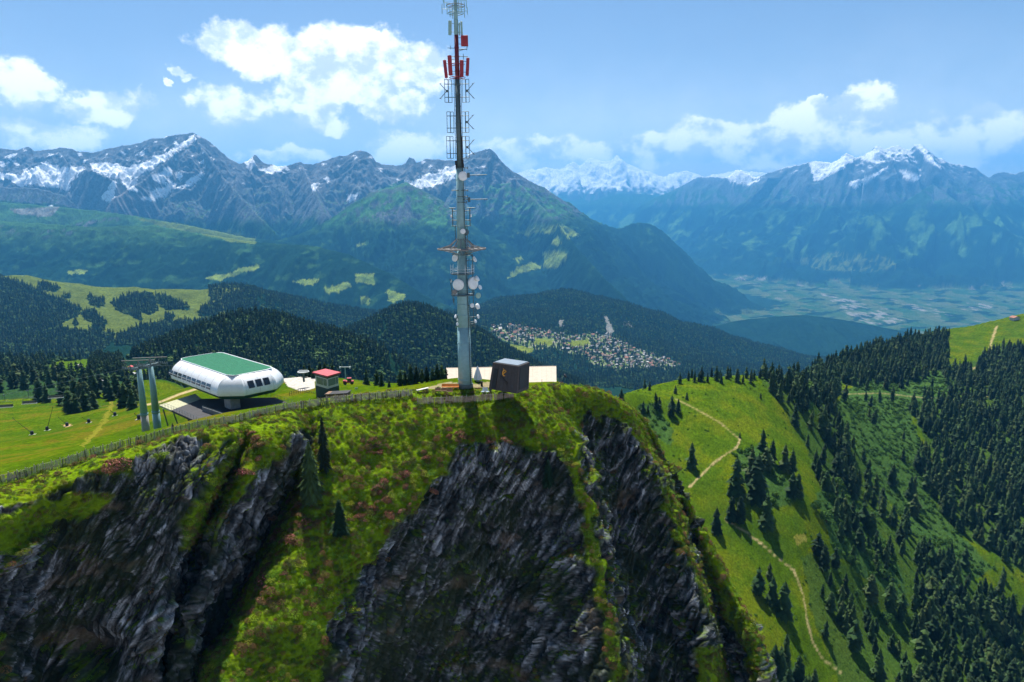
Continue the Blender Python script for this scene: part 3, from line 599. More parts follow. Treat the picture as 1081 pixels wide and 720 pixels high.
w3 = fbm3(X/4.5, Y_/4.5, Z_/4.5, 3, 27)
drock = 2.0*(b1-.5)*sstep(0, .12, e1)+.85*(b2-.5)*sstep(0, .1, e2)+.3*(b3-.5)-.35*(1-sstep(0, .10, e1))-.2*(1-sstep(0, .12, e2))+.3*s1+1.0*(saw((q_+1.5*wq)/5.2+.5*o_/9)-.5)+.6*(saw((q_+wq+.8*w3)/1.7+.25*t_/5)-.5)+.12*(saw(t_/3.1+.9*w3+.3*q_)-.5)+.25*s2+.18*s3+.12*s4+.55*blk+1.6*fbm3(X/17, Y_/17, Z_/17, 2, 43)
crest_k = sstep(-.1, .75, cvv)
dturf = 1.5*fbm3(X/9, Y_/9, Z_/9, 3, 51)+.55*fbm3(X/2.6, Y_/2.6, Z_/2.6, 3, 53)+.25*np.abs(fbm3(X/.9, Y_/.9, Z_/.9, 2, 55))
disp = (drock*(1-turf)+(dturf+.5)*turf)*(.12+.88*crest_k)*np.where(cvv < 0, .15, 1)
# small overhanging cave low on the left
cave = np.exp(-(((bx-100)/26)**2+((by_-690)/24)**2)**1.5); disp = disp-7*cave
CL_V = base+nrm*disp[..., None]
nr2 = normals(CL_V)
nz = nr2[..., 2]
turf2 = np.clip(turf*1.15+.9*sstep(.62, .85, nz+.1*w2)*sstep(-.1, .2, w1), 0, 1)
lich = fbm3(q_/.8, t_/4.5, o_/2.6, 5, 61, g=.62); pale = sstep(-.08, .4, lich+.35*(s2-.4)+.25*w1)
rockc = C(.05, .053, .055)[None, None]*(1-pale[..., None])+C(.27, .285, .31)[None, None]*pale[..., None]
rockc = rockc*(1+.5*fbm3(X/.7, Y_/.7, Z_/.7, 3, 63))[..., None]
bed = sstep(.45, .9, 1-2*np.abs(pn3((q_+wq)/.42, t_/6, o_/3.2, 75)))[..., None]; rockc = rockc*(1-.55*bed)
rockc = rockc*(.62+.75*b2)[..., None]*(.8+.4*b1)[..., None]*(.8+.4*b3)[..., None]*(.35+.65*sstep(0, .09, e2))[..., None]*(.45+.55*sstep(0, .06, e1))[..., None]
moss = sstep(-.04, .20, fbm3(X/13, Y_/13, Z_/13, 5, 65, g=.6)+.25*nz+.2*w2)[..., None]; rockc = rockc*(1-.85*moss)+C(.022, .030, .012)*.85*moss
rust = sstep(.2, .45, fbm3(X/9, Y_/9, Z_/5, 3, 67))[..., None]; rockc = rockc*(1-.4*rust)+C(.17, .12, .08)*.4*rust
gg = fbm3(X/7, Y_/7, Z_/7, 4, 71)[..., None]
tc_ = C(.100, .165, .005)*(1+.5*gg)+C(.05, .02, .0)*np.clip(fbm3(X/3, Y_/3, Z_/3, 3, 73), 0, 1)[..., None]
cc_ = rockc*(1-turf2[..., None])+tc_*turf2[..., None]
ci = np.arange(NU*NV).reshape(NV, NU)
cF = np.stack([ci[:-1, :-1], ci[1:, :-1], ci[1:, 1:], ci[:-1, 1:]], -1).reshape(-1, 4)
me = np_mesh('cliff', CL_V.reshape(-1, 3), cF, [MT], True)
add_attr(me, 'cover', np.concatenate([np.clip(cc_, .004, .9), np.ones(cc_.shape[:2]+(1,))], -1), 'FLOAT_COLOR')
add_attr(me, 'grain', np.full(NU*NV, 1.6))
setp(link('cliff', me), 'dark rocky cliff with green turf below the summit mast', 'cliff', kind='structure')
CLpx, CLpy = proj(CL_V); CLf = CL_V.reshape(-1, 3); CLpxf = CLpx.ravel(); CLpyf = CLpy.ravel(); CLn = nr2.reshape(-1, 3); CLt = turf2.ravel()
def cliff_at(px, py, tol=2.0):                               # the nearest surface point of the cliff in that direction
    k = np.where((np.abs(CLpxf-px) < tol) & (np.abs(CLpyf-py) < tol))[0]
    if not len(k): return None
    return CLf[k[np.argmin(CLf[k, 1])]]
def ground_z(x, y):
    """ground under a point: meadow sheet or, in front of the fence, the cliff top"""
    z = float(height(np.array([x]), np.array([y]), far=False)[0])
    k = np.where((np.abs(CLf[:, 0]-x) < .5) & (np.abs(CLf[:, 1]-y) < .5))[0]
    px = CX+F*(x/y)/math.cos(PITCH); yc = float(pline([(a, c) for a, b, c in CREST], px))
    if len(k) and y < yc+4: return max(z if y > yc+2 else -1e9, float(np.max(CLf[k, 2])))
    return z
def ray_ground(px, py, ylo=120., yhi=1300.):
    """where the line of sight through a photo point meets the meadow sheet"""
    Ys = np.exp(np.linspace(math.log(ylo), math.log(yhi), 900)); p = P(px, py, Ys)
    h = height(p[:, 0], p[:, 1], far=False); k = np.where(p[:, 2] <= h)[0]
    if not len(k): return None
    q = p[k[0]]; return np.array([q[0], q[1], h[k[0]]])
# ================================================================== PLANTS
M_CON = leafy('spruce needles', [(.009, .024, .009), (.014, .036, .012), (.022, .052, .014), (.034, .070, .018), (.05, .075, .022)])
M_CON2 = leafy('dark spruce needles', [(.010, .018, .008), (.016, .026, .010)])
M_BARK = simple('bark', (.07, .05, .035), .9, var=.3, scale=8)
M_SHR = leafy('alder leaves', [(.035, .095, .014), (.055, .13, .018), (.08, .165, .024)], trans=.35)
M_TUF = leafy('meadow grass', [(.075, .18, .010), (.13, .26, .013), (.22, .32, .018), (.28, .28, .028), (.09, .22, .012)], trans=.45)
M_HRB = leafy('dwarf shrub leaves', [(.05, .10, .014), (.09, .14, .018), (.16, .14, .025), (.08, .13, .018)], trans=.35)
M_ROS = leafy('alpenrose leaves', [(.07, .09, .018), (.13, .085, .028), (.19, .09, .045)], trans=.3)
M_BLO = leafy('alpenrose blossom', [(.34, .09, .10), (.42, .13, .14), (.30, .10, .07)])
def conifer_me(name, seed, layers, m, H=10., Rb=2.0, mat=None, ragged=.25):
    r = np.random.default_rng(seed); V = []; Fc = []
    for k in range(layers):
        t = k/(layers-1); z = H*(.07+.91*t**.93); rr = Rb*(1-t)**.62*r.uniform(1-ragged, 1+ragged*.6)+.10
        if t < .12: rr *= .82
        mm = max(4, int(m*(.55+.45*(1-t)))); a0 = r.uniform(0, 6.28)
        for j in range(mm):
            a = a0+6.2832*j/mm+r.normal(0, .12); L = rr*r.uniform(.72, 1.18); w = 6.2832*rr/mm*r.uniform(.55, .85); dz = L*r.uniform(.30, .58); lift = H/layers*r.uniform(.5, 1.0)
            c, s = math.cos(a), math.sin(a)
            pt = lambda d, q, zz: (c*d-s*q, s*d+c*q, z+zz)
            o = len(V); V += [pt(0, 0, lift), pt(L*.62, w*.62, -dz*.45), pt(L, 0, -dz), pt(L*.62, -w*.62, -dz*.45), pt(L*.55, 0, lift*.25-dz*.22)]
            Fc += [(o, o+1, o+4), (o+1, o+2, o+4), (o+2, o+3, o+4), (o+3, o, o+4)]
    o = len(V); V += [(.12, 0, H*.93), (-.06, .1, H*.93), (-.06, -.1, H*.93), (0, 0, H*1.03)]; Fc += [(o, o+1, o+3), (o+1, o+2, o+3), (o+2, o, o+3)]
    return np_mesh(name, V, Fc, [mat or M_CON])
def leaf_me(name, seed, n, size, rad, flat, mat, up_=.0, lump=.35):
    r = np.random.default_rng(seed); V = []; Fc = []
    lob = r.normal(size=(6, 3)); lob /= np.linalg.norm(lob, axis=1)[:, None]; lob[:, 2] = np.abs(lob[:, 2])
    for i in range(n):
        d = r.normal(size=3); d /= np.linalg.norm(d); d[2] = abs(d[2])
        q = rad*(1+lump*(np.max(lob@d)-.75)*2)*r.uniform(.72, 1.0); p = d*q*np.array([1, 1, flat])
        nn = d+r.normal(size=3)*.55+np.array([0, 0, up_]); nn /= np.linalg.norm(nn)
        a = np.cross(nn, [0, 0, 1]); a /= np.linalg.norm(a)+1e-6; b = np.cross(nn, a); an = r.uniform(0, 6.28); a, b = a*math.cos(an)+b*math.sin(an), b*math.cos(an)-a*math.sin(an)
        s = size*r.uniform(.6, 1.3); o = len(V); V += [p-a*s, p-b*s*.6, p+a*s, p+b*s*.6]; Fc.append((o, o+1, o+2, o+3))
    return np_mesh(name, V, Fc, [mat])
def grass_me(name, seed, n, rad, hgt, mat, wid=.07):
    r = np.random.default_rng(seed); V = []; Fc = []
    for i in range(n):
        a = r.uniform(0, 6.28); d = rad*math.sqrt(r.uniform(0, 1)); x, y = d*math.cos(a), d*math.sin(a); h = hgt*r.uniform(.5, 1.2)*(1-.4*(d/rad)**2)
        b = r.uniform(0, 6.28); w = wid*r.uniform(.7, 1.5); lx, ly = r.normal(0, .35)*h+.4*x, r.normal(0, .35)*h+.4*y
        cx_, cy_ = math.cos(b)*w, math.sin(b)*w; o = len(V)
        V += [(x-cx_, y-cy_, -.08), (x+cx_, y+cy_, -.08), (x+lx*.45+cx_*.8, y+ly*.45+cy_*.8, h*.62), (x+lx, y+ly, h), (x+lx*.45-cx_*.8, y+ly*.45-cy_*.8, h*.62)]
        Fc += [(o, o+1, o+2, o+4)]; Fc += [(o+4, o+2, o+3, o+3)]
    V = np.array(V); me = bpy.data.meshes.new(name); me.from_pydata([tuple(v) for v in V], [], [f if f[2] != f[3] else f[:3] for f in Fc]); me.materials.append(mat); me.update(); return me
tr_mb = MB().tube([(0, 0, -.6), (0, 0, 2.5), (0, 0, 9.2)], [.22, .17, .03], 7)
TRUNK = tr_mb.mesh('trunk', M_BARK, True)
CON = [conifer_me('spruce_crown', 100+i, [13, 15, 11, 14][i], [9, 8, 10, 8][i], ragged=.42, Rb=[2.5, 2.2, 2.8, 2.0][i]) for i in range(4)]
CON_HI = [conifer_me('spruce_crown', 200+i, 30, 16, Rb=[2.3, 1.75, 2.4][i], ragged=.4, mat=[M_CON, M_CON2, M_CON][i]) for i in range(3)]
CON_LO = [conifer_me('spruce_crown', 300+i, 7, 7, Rb=[2.9, 2.5][i]) for i in range(2)]
def tree(loc, h, label, group=None, mesh=None, wide=1.0):
    o = empty('spruce', (float(loc[0]), float(loc[1]), float(loc[2])-.15), random.uniform(0, 6.28)); o.scale = (h/10*wide, h/10*wide, h/10)
    setp(o, label, 'conifer', group)
    cr = link('crown', mesh or random.choice(CON), o); link('trunk', TRUNK, o); return o, cr
def scatter(name, pts, scale, rot, var, sources, label, cat):
    n = len(pts); me = bpy.data.meshes.new(name); me.vertices.add(n); me.vertices.foreach_set('co', np.ascontiguousarray(pts, np.float32).ravel())
    add_attr(me, 'size', scale); add_attr(me, 'turn', rot, 'FLOAT_VECTOR'); add_attr(me, 'sort', var, 'INT')
    o = link(name, me); setp(o, label, cat, kind='stuff')
    ng = bpy.data.node_groups.new(name+' scatter', 'GeometryNodeTree')
    ng.interface.new_socket('Geometry', in_out='INPUT', socket_type='NodeSocketGeometry'); ng.interface.new_socket('Geometry', in_out='OUTPUT', socket_type='NodeSocketGeometry')
    nn = ng.nodes.new; L = ng.links.new; gi = nn('NodeGroupInput'); go = nn('NodeGroupOutput'); ip = nn('GeometryNodeInstanceOnPoints'); jn = nn('GeometryNodeJoinGeometry')
    for s in sources:
        oi = nn('GeometryNodeObjectInfo'); oi.transform_space = 'ORIGINAL'; oi.inputs['Object'].default_value = s; oi.inputs['As Instance'].default_value = True
        L(oi.outputs['Geometry'], jn.inputs[0])
    def attr(nm, t):
        a = nn('GeometryNodeInputNamedAttribute'); a.data_type = t; a.inputs['Name'].default_value = nm; return a.outputs['Attribute']
    L(gi.outputs[0], ip.inputs['Points']); L(jn.outputs[0], ip.inputs['Instance']); ip.inputs['Pick Instance'].default_value = True
    L(attr('sort', 'INT'), ip.inputs['Instance Index']); L(attr('turn', 'FLOAT_VECTOR'), ip.inputs['Rotation']); L(attr('size', 'FLOAT'), ip.inputs['Scale'])
    L(ip.outputs[0], go.inputs[0])
    md = o.modifiers.new('scatter', 'NODES'); md.node_group = ng; return o
def thin(x, y, dmin, mx=None):                                # keep points at least about dmin apart
    key = np.floor(x/dmin).astype(np.int64)*1000003+np.floor(y/dmin).astype(np.int64)
    _, k = np.unique(key, return_index=True); k.sort(); return k
def rz(n): return np.stack([rng.normal(0, .06, n), rng.normal(0, .06, n), rng.uniform(0, 6.28, n)], 1)
# ---- single trees of the right-hand meadow (photo foot point, height in photo pixels)
TREES = []
def put_tree(px, py, hpx, label, group=None, mesh=None, wide=1.0, ylo=170):
    g = ray_ground(px, py, ylo)
    if g is None: return None
    t = tree(g, hpx*g[1]/F*1.0, label, group, mesh, wide); TREES.append((g[0], g[1])); return t
MEADOW = [(730, 493, 30, 'lone round spruce left of the bend in the sandy path'), (756, 562, 30, 'lone stout spruce on open grass at the start of the lower path'),
  (777, 522, 45, 'tall slim spruce right of the sandy path, leftmost of its cluster'), (799, 528, 55, 'tallest spruce of the cluster in the bushes right of the path'),
  (805, 475, 25, 'upper left spruce of the dense clump below the meadow crest'), (815, 489, 28, 'second spruce in the dense clump below the meadow crest'), (828, 497, 32, 'third spruce in the dense clump below the meadow crest'),
  (836, 501, 30, 'right edge spruce of the dense clump below the meadow crest'), (842, 524, 28, 'small spruce with its shadow on grass right of the dense clump'), (772, 549, 30, 'left half of the twin spruces right of the lone stout spruce'),
  (781, 553, 34, 'right half of the twin spruces right of the lone stout spruce'), (809, 558, 42, 'broad tall spruce at the lower end of the bushy patch'), (781, 462, 7, 'tiny spruce at the sharp bend of the sandy path'),
  (793, 508, 40, 'slim spruce hidden in the middle of the cluster right of the path'), (800, 628, 35, 'narrow spruce beside the cliff, left of a close pair'), (812, 610, 20, 'small pointed spruce above the close pair by the cliff'),
  (815, 638, 36, 'left spruce of the close pair between cliff and lower path'), (827, 651, 45, 'right spruce of the close pair between cliff and lower path'), (817, 712, 40, 'spruce at the foot of the cliff buttress near the bottom edge'),
  (823, 716, 40, 'slimmer spruce beside the one at the cliff buttress foot'), (842, 727, 46, 'large spruce near the bottom edge left of the lower path'), (859, 727, 28, 'short spruce near the bottom edge beside the lower path'),
  (679, 436, 14, 'small spruce nearest the cliff on the upper meadow'), (684, 437, 10, 'tiny spruce beside the small one nearest the cliff'), (696, 431, 13, 'small lone spruce above the alder bushes on the upper meadow'),
  (709, 440, 24, 'dark double topped spruce at the left end of the upper path'), (713, 416, 10, 'small spruce just above the upper end of the path'), (725, 422, 9, 'tiny spruce right of the upper end of the path'), (716, 436, 17, 'shorter spruce leaning on the double topped one'),
  (645, 420, 20, 'spruce rising right behind the grassy cliff top'), (656, 425, 16, 'spruce second from the grassy cliff top'), (803, 421, 7, 'tiny spruce on the grass near the right end of the crest')]
SRC = None
for q in MEADOW:
    t = put_tree(q[0], q[1], q[2], q[3], wide=1.15)
    if t and SRC is None: SRC = t
for i, px in enumerate(np.linspace(650, 838, 46)):             # the row along the crest
    px += rng.normal(0, 1.5); top = 398+rng.uniform(0, 7)+(8 if px < 690 else 0)
    put_tree(px, top, rng.uniform(9, 18), 'small spruce in the row along the crest of the right meadow', 'spruces along the meadow crest')
# ---- behind the lift station and the terrace
for px, py, h, lab in [(387, 406, 18, 'round spruce by itself on the grass right of the red roofed hut'), (398, 407, 19, 'left spruce of the pair behind the picket fence'), (403, 408, 17, 'right spruce of the pair behind the picket fence'), (411, 410, 9, 'small spruce between the pair and the spruce row left of the mast')]:
    put_tree(px, py, h, lab, wide=1.25)
for px, h in [(423, 20), (428, 18), (434, 24), (440, 22), (446, 18), (451, 20), (457, 17), (462, 22), (467, 20), (471, 16)]:
    put_tree(px, 408.5+rng.uniform(-1, 1), h, 'spruce in the dense row left of the mast foot', 'spruce row left of the mast', wide=1.2)
for px in np.linspace(306, 384, 20):
    put_tree(px+rng.normal(0, 1), 398+rng.uniform(-2, 1.5), rng.uniform(11, 22), 'spruce in the row behind the red roofed hut', 'spruces behind the red roofed hut', wide=1.2)
for px, h in [(607, 14), (616, 17), (622, 15), (630, 14), (637, 16), (598, 13), (590, 12)]:
    put_tree(px, 408, h, 'spruce top rising behind the bright cliff top turf', 'spruces behind the cliff top', ylo=210)
# ---- wood at the lower left behind the meadow
k = 0
for _ in range(400):
    if k >= 62: break
    px, py = rng.uniform(-8, 150), rng.uniform(392, 442)
    if not any(inpoly(np.array([px]), np.array([py]), q)[0] for q in [[(22, 398), (60, 400), (112, 402), (113, 430), (98, 440), (78, 441), (58, 428), (36, 424), (24, 410)], [(-8, 398), (20, 396), (18, 412), (-8, 416)], [(112, 418), (150, 416), (150, 432), (114, 434)]]): continue
    if put_tree(px, py, rng.uniform(15, 26) if py < 415 else rng.uniform(20, 30), 'dark spruce in the wood beyond the left meadow', 'spruces of the wood beyond the left meadow', wide=1.25): k += 1
# ---- the right slope: wood and shrubs
n = 60000; xs = rng.uniform(10, 1150, n); ys = rng.uniform(235, 1150, n); k = thin(xs, ys, 4.6); xs, ys = xs[k], ys[k]
px_ = CX+F*xs/ys; k = (px_ > 690) & (px_ < 1330); xs, ys = xs[k], ys[k]; zs = height(xs, ys, far=False); qx, qy = proj(np.stack([xs, ys, zs], 1))
nz_ = fbm2(xs/26, ys/26, 3, 44); inf = np.zeros(len(xs), bool); ins = np.zeros(len(xs), bool)
for q in FOR_R: inf |= inpoly(qx+4*nz_, qy+4*nz_, q)
for q in SHR: ins |= inpoly(qx+4*nz_, qy+4*nz_, q)
keep = (inf & (rng.random(len(xs)) < np.where((qx < 965) & (qy > 430), .42, .66)) & (nz_ > np.where((qx < 965) & (qy > 430), -.12, -.4))) | (ins & ~inf & (rng.random(len(xs)) < .07) & (nz_ > -.1)) | ((qx > 1050) & (qy > 360) & (rng.random(len(xs)) < .45) & ~ins & ~((qx < 1085) & (qy < 395)))
opn = inpoly(qx+12*nz_, qy+5*nz_, [(1003, 330), (1090, 320), (1400, 300), (1400, 370), (1062, 367), (1042, 380), (1030, 393), (1014, 384)]) | inpoly(qx, qy, [(985, 570), (1000, 565), (1090, 610), (1090, 650)])
keep &= ~opn | (rng.random(len(xs)) < .02); keep &= ys < pline(YN, qx)+15
if TREES:
    ta = np.array(TREES); dd = np.min(np.hypot(xs[:, None]-ta[None, :, 0], ys[:, None]-ta[None, :, 1]), 1); keep &= dd > 3.5
xs, ys, zs, qx, qy = xs[keep], ys[keep], zs[keep], qx[keep], qy[keep]
hs = rng.uniform(7, 17, len(xs))*(1+.25*fbm2(xs/40, ys/40, 2, 47))
tp = np.stack([xs, ys, zs+hs*.85], 1); fr = np.linspace(.3, .985, 46)[:, None]; lx = xs[None]*fr; ly = ys[None]*fr; lz = ZC+(tp[:, 2][None]-ZC)*fr
hid = ((height(lx, ly, far=False) > lz) & (ly > 235)).any(0)
cliff_r = np.interp(qy, [400, 436, 490, 555, 610, 660, 720], [640, 672, 705, 738, 765, 795, 815]); hid |= qx < cliff_r
app = hs/ys; inside = (qx > 0) & (qx < 1078) & (qy < 735) & ~hid; order = np.argsort(-np.where(inside, app, -1))
NIND = max(0, min(298-len(TREES), int(inside.sum()))); ind = order[:NIND]; rest = np.setdiff1d(np.arange(len(xs)), ind)
for i in ind:
    lab = ('dark conifer in the dense wood right of the lower sandy path' if qy[i] > 575 and qx[i] < 1000 else 'dark conifer on the shady slope at the right edge' if qx[i] > 955 else 'dark conifer in the gully between meadow and shrubby slope')
    tree((xs[i], ys[i], zs[i]), hs[i], lab, lab.replace('dark conifer', 'conifers'), wide=random.uniform(.75, 1.45))
srcs = [o for o in bpy.data.objects if o.name.startswith('crown')]
def src_for(mesh): return next((o for o in srcs if o.data == mesh), None)
SRCN = [s for s in (src_for(m) for m in CON) if s]
scatter('slope_forest', np.stack([xs, ys, zs-.2], 1)[rest], hs[rest]/10*1.12, rz(len(rest)), rng.integers(0, len(SRCN), len(rest)), SRCN, 'dense conifer forest covering the shady slope and ridge at the right', 'forest')
# ---- wooded hills further away
def sample(n, x0, x1, y0, y1, dmin):
    x = rng.uniform(x0, x1, n); y = np.sqrt(rng.uniform(y0*y0, y1*y1, n)); a = x; x = a*y
    k = thin(x, y, dmin); return x[k], y[k]
def wood(n, pxr, yr, dmin, test, hh):
    x, y = sample(n, (pxr[0]-CX)/F, (pxr[1]-CX)/F, yr[0], yr[1], dmin); z = height(x, y, far=False); a, b = proj(np.stack([x, y, z], 1)); k = test(a, b, x, y)
    x, y, z = x[k], y[k], z[k]; return np.stack([x, y, z-.3], 1), rng.uniform(hh[0], hh[1], len(x))/10
PTS = []; SCL = []
def addw(*a):
    p, s = wood(*a); PTS.append(p); SCL.append(s)
nz2 = lambda x, y, s=60.: fbm2(x/s, y/s, 3, 48)
addw(26000, (-150, 470), (620, 1130), 5.2, lambda a, b, x, y: (a > 95) & (nz2(x, y) > -.42) & ~inpoly(a, b, [(115, 380), (165, 376), (168, 400), (135, 402), (112, 396)]) & ~inpoly(a, b, zp(.25, 0, 280, [(530, 320), (600, 305), (610, 330), (540, 345)])) & ~((a > 395) & (a < 425) & (np.abs(a-(402+(b-350)*.35)) < 2.5)), (9, 15))
addw(9000, (-150, 120), (600, 1350), 6.5, lambda a, b, x, y: (nz2(x, y) > -.3) & ~inpoly(a, b, [(36, 392), (60, 382), (96, 379), (94, 394), (80, 398), (50, 397)]) & (b < 402), (10, 16))
addw(30000, (330, 620), (1250, 2000), 6.2, lambda a, b, x, y: (nz2(x, y) > -.5) & ~(dline(a, b, [(401, 335), (408, 345), (398, 358), (402, 366), (412, 376), (421, 392)]) < np.interp(b, [335, 395], [.8, 2.8])), (10, 16))
addw(40000, (-120, 330), (1500, 3300), 8.0, lambda a, b, x, y: np.any([inpoly(a+3*nz2(x, y), b+1.5*nz2(x, y, 90.), q) for q in FPOLY], axis=0) | (b > 388), (13, 20))
addw(16000, (220, 480), (2500, 3600), 9.5, lambda a, b, x, y: (nz2(x, y) > -.45), (13, 20))
hclr = [Z5([(110, 240), (170, 245), (250, 262), (240, 280), (190, 292), (140, 270)]), Z5([(240, 222), (330, 225), (330, 250), (250, 250)]), Z5([(380, 235), (470, 225), (480, 245), (400, 260)]), Z5([(345, 145), (365, 145), (365, 175), (348, 180)]), Z5([(530, 130), (542, 130), (572, 190), (570, 212), (545, 205)])]
def gt(a, b, x, y):
    k = ~np.any([inpoly(a, b, q) for q in hclr], axis=0); t = inpoly(a, b, TOWN); return k & (~t | (rng.random(len(a)) < .42)) & (nz2(x, y, 120.) > -.5)
addw(60000, (450, 960), (2300, 4750), 11.0, gt, (14, 21))
PTS = np.concatenate(PTS); SCL = np.concatenate(SCL)
srcl = []
for i, m in enumerate(CON_LO):                                  # two plain spruces stand on the wooded hill and lend their crowns
    j = i*7; t, c = tree(PTS[j]+np.array([0, 0, .3]), SCL[j]*10, 'conifer on the wooded hill behind the lift station', 'conifers on the wooded hill', m); srcl.append(c)
bl_ = leaf_me('broadleaf_crown', 390, 130, 1.15, 3.2, 1.15, leafy('beech leaves', [(.03, .075, .018), (.05, .11, .022), (.08, .145, .03)]))
o = link('broadleaf_tree', bl_); o.location = PTS[50]+np.array([0, 0, 3.]); setp(o, 'rounded pale green broadleaf tree on the wooded hill behind the lift station', 'tree'); srcl.append(o)
scatter('hill_forest', PTS, SCL*1.1, rz(len(PTS)), np.where(rng.random(len(PTS)) < .16+.35*(fbm2(PTS[:, 0]/70, PTS[:, 1]/70, 3, 91) > .15), 2, rng.integers(0, 2, len(PTS))), srcl, 'conifer forest covering the wooded hills beyond the summit', 'forest')
print('trees', NIND, len(rest), len(PTS))
# ---- alder bushes and low shrubs on the right slope
B1 = [leaf_me('alder_bush', 400+i, 150, .30, 1.0, .75, M_SHR) for i in range(3)]
n = 42000; xs = rng.uniform(10, 1000, n); ys = rng.uniform(235, 900, n); k = thin(xs, ys, 1.9); xs, ys = xs[k], ys[k]; zs = height(xs, ys, far=False); qx, qy = proj(np.stack([xs, ys, zs], 1))
nb = fbm2(xs/9, ys/9, 3, 49); ins = np.zeros(len(xs), bool); inf = np.zeros(len(xs), bool)
for q in SHR: ins |= inpoly(qx+5*nb, qy+5*nb, q)
for q in FOR_R: inf |= inpoly(qx, qy, q)
pth = np.min([dline(qx, qy, q) for q, w in PATHS], axis=0) > 3.2
k = (qx > 640) & pth & (ys < pline(YN, qx)) & ((ins & (nb > -.25)) | (inf & (nb > -.05)) | ((nb > .16) & (rng.random(len(xs)) < .55)))
xs, ys, zs = xs[k], ys[k], zs[k]; ins = ins[k]; sc_ = np.where(ins, rng.uniform(.8, 2.1, len(xs)), rng.uniform(.25, .85, len(xs)))
BS = []
for i, m in enumerate(B1):
    o = link('alder_bush', m); o.location = (xs[i*9], ys[i*9], zs[i*9]); o.scale = (1.5,)*3; setp(o, 'green alder bush on the shrubby slope right of the cliff', 'bush', 'alder bushes on the shrubby slope'); BS.append(o)
scatter('alder_scrub', np.stack([xs, ys, zs-.1], 1), sc_, rz(len(xs)), rng.integers(0, 3, len(xs)), BS, 'low green alder scrub spreading over the right meadow and gully', 'scrub')
BLF = [leaf_me('broadleaf_crown', 391+i, 420, .42, 2.6, 1.15, leafy('rowan leaves', [(.03, .08, .014), (.045, .11, .018), (.06, .13, .022)], trans=.3) if i == 0 else bpy.data.materials['rowan leaves']) for i in range(2)]
for px, py in [(868, 505), (876, 528), (884, 516), (893, 545), (905, 560), (872, 552), (916, 586), (898, 596), (932, 612), (950, 640), (862, 540), (940, 596), (888, 482), (924, 548), (968, 664), (905, 630), (936, 660)]:
    g = ray_ground(px, py, 240)
    if g is None: continue
    o = empty('broadleaf_tree', (float(g[0]), float(g[1]), float(g[2])-.2), random.uniform(0, 6.28)); s = random.uniform(.75, 1.35); o.scale = (s, s, s); setp(o, 'rounded bright green broadleaf tree among the conifers of the gully', 'tree', 'broadleaf trees in the gully')
    c = link('crown', random.choice(BLF), o); c.location = (0, 0, 2.2); t = link('trunk', TRUNK, o); t.scale = (1, 1, .45)
# ---- turf, herbs and dwarf shrubs of the cliff
ea = np.gradient(CL_V, axis=1); eb = np.gradient(CL_V, axis=0); area = np.linalg.norm(np.cross(ea, eb), axis=-1).ravel()
vis = (CLpyf < 760) & (CLpxf > -120) & (CLpxf < 860) & (cvv.ravel() > -.35)
wt = area*vis*sstep(.45, .8, CLt); wt /= wt.sum(); NT = 19000
k = rng.choice(len(wt), NT, p=wt); tp = CLf[k]+rng.normal(0, .12, (NT, 3)); tn = CLn[k]*.55+np.array([0, 0, .75]); tn /= np.linalg.norm(tn, axis=1)[:, None]
rot = np.stack([np.arctan2(-tn[:, 1], tn[:, 2]), np.arcsin(np.clip(tn[:, 0], -1, 1)), np.zeros(NT)], 1)
TU = []
for i, (m, lab) in enumerate([(leaf_me('grass_tuft', 500, 130, .085, .5, .42, M_TUF, 1.8), 'g'), (leaf_me('grass_tuft', 501, 160, .085, .7, .34, M_TUF, 2.0, .5), 'g'), (leaf_me('dwarf_shrub', 504, 170, .085, .6, .75, M_ROS, .6), 's'), (leaf_me('dwarf_shrub', 502, 170, .085, .55, .7, M_HRB, .7), 's'), (leaf_me('dwarf_shrub', 503, 150, .085, .48, .85, M_TUF, .7), 's')]):
    o = link(m.name, m); j = i*101; o.location = tp[j]
    setp(o, 'tuft of meadow grass on the cliff top turf' if lab == 'g' else 'dwarf shrub growing in the turf of the cliff', 'grass tuft' if lab == 'g' else 'shrub', 'tufts and shrubs of the cliff turf', None); TU.append(o)
pn_ = fbm3(tp[:, 0]/6, tp[:, 1]/6, tp[:, 2]/6, 3, 81); low = sstep(-3, -14, tp[:, 2])
var = np.where(rng.random(NT) < .20+.5*low*(pn_ > -.1)+.25*(pn_ > .12), rng.choice([2, 2, 3, 4], NT), rng.integers(0, 2, NT))
scatter('turf_growth', tp, rng.uniform(.35, .85, NT)*np.where(var >= 2, rng.uniform(.7, 1.9, NT), 1.0), rot, var, TU, 'grass, herbs and dwarf shrubs covering the green cliff slope', 'grass')
# ---- alpenrose bushes
RB = [leaf_me('alpenrose_bush', 600+i, 260, .15, .95, .72, M_ROS) for i in range(3)]; RF = [leaf_me('blossom', 620+i, 110, .085, 1.0, .76, M_BLO) for i in range(3)]
ros = [(130, 490), (272, 470), (255, 497), (316, 544), (324, 551), (308, 568), (277, 609), (274, 634), (380, 545), (380, 532), (399, 514), (394, 464), (410, 526), (413, 543), (450, 483), (489, 459), (534, 465), (428, 499), (404, 511), (455, 520), (394, 535), (425, 540), (120, 492), (262, 500), (390, 470)]
for i in range(260):
    if len(ros) >= 88: break
    b = ros[rng.integers(0, 25)]; q = (b[0]+rng.normal(0, 11), b[1]+rng.normal(0, 9)); p = cliff_at(*q)
    if p is not None and inpoly(np.array([q[0]]), np.array([q[1]]), [(230, 440), (600, 425), (540, 475), (470, 500), (400, 585), (300, 715), (200, 715), (300, 520)])[0]: ros.append(q)
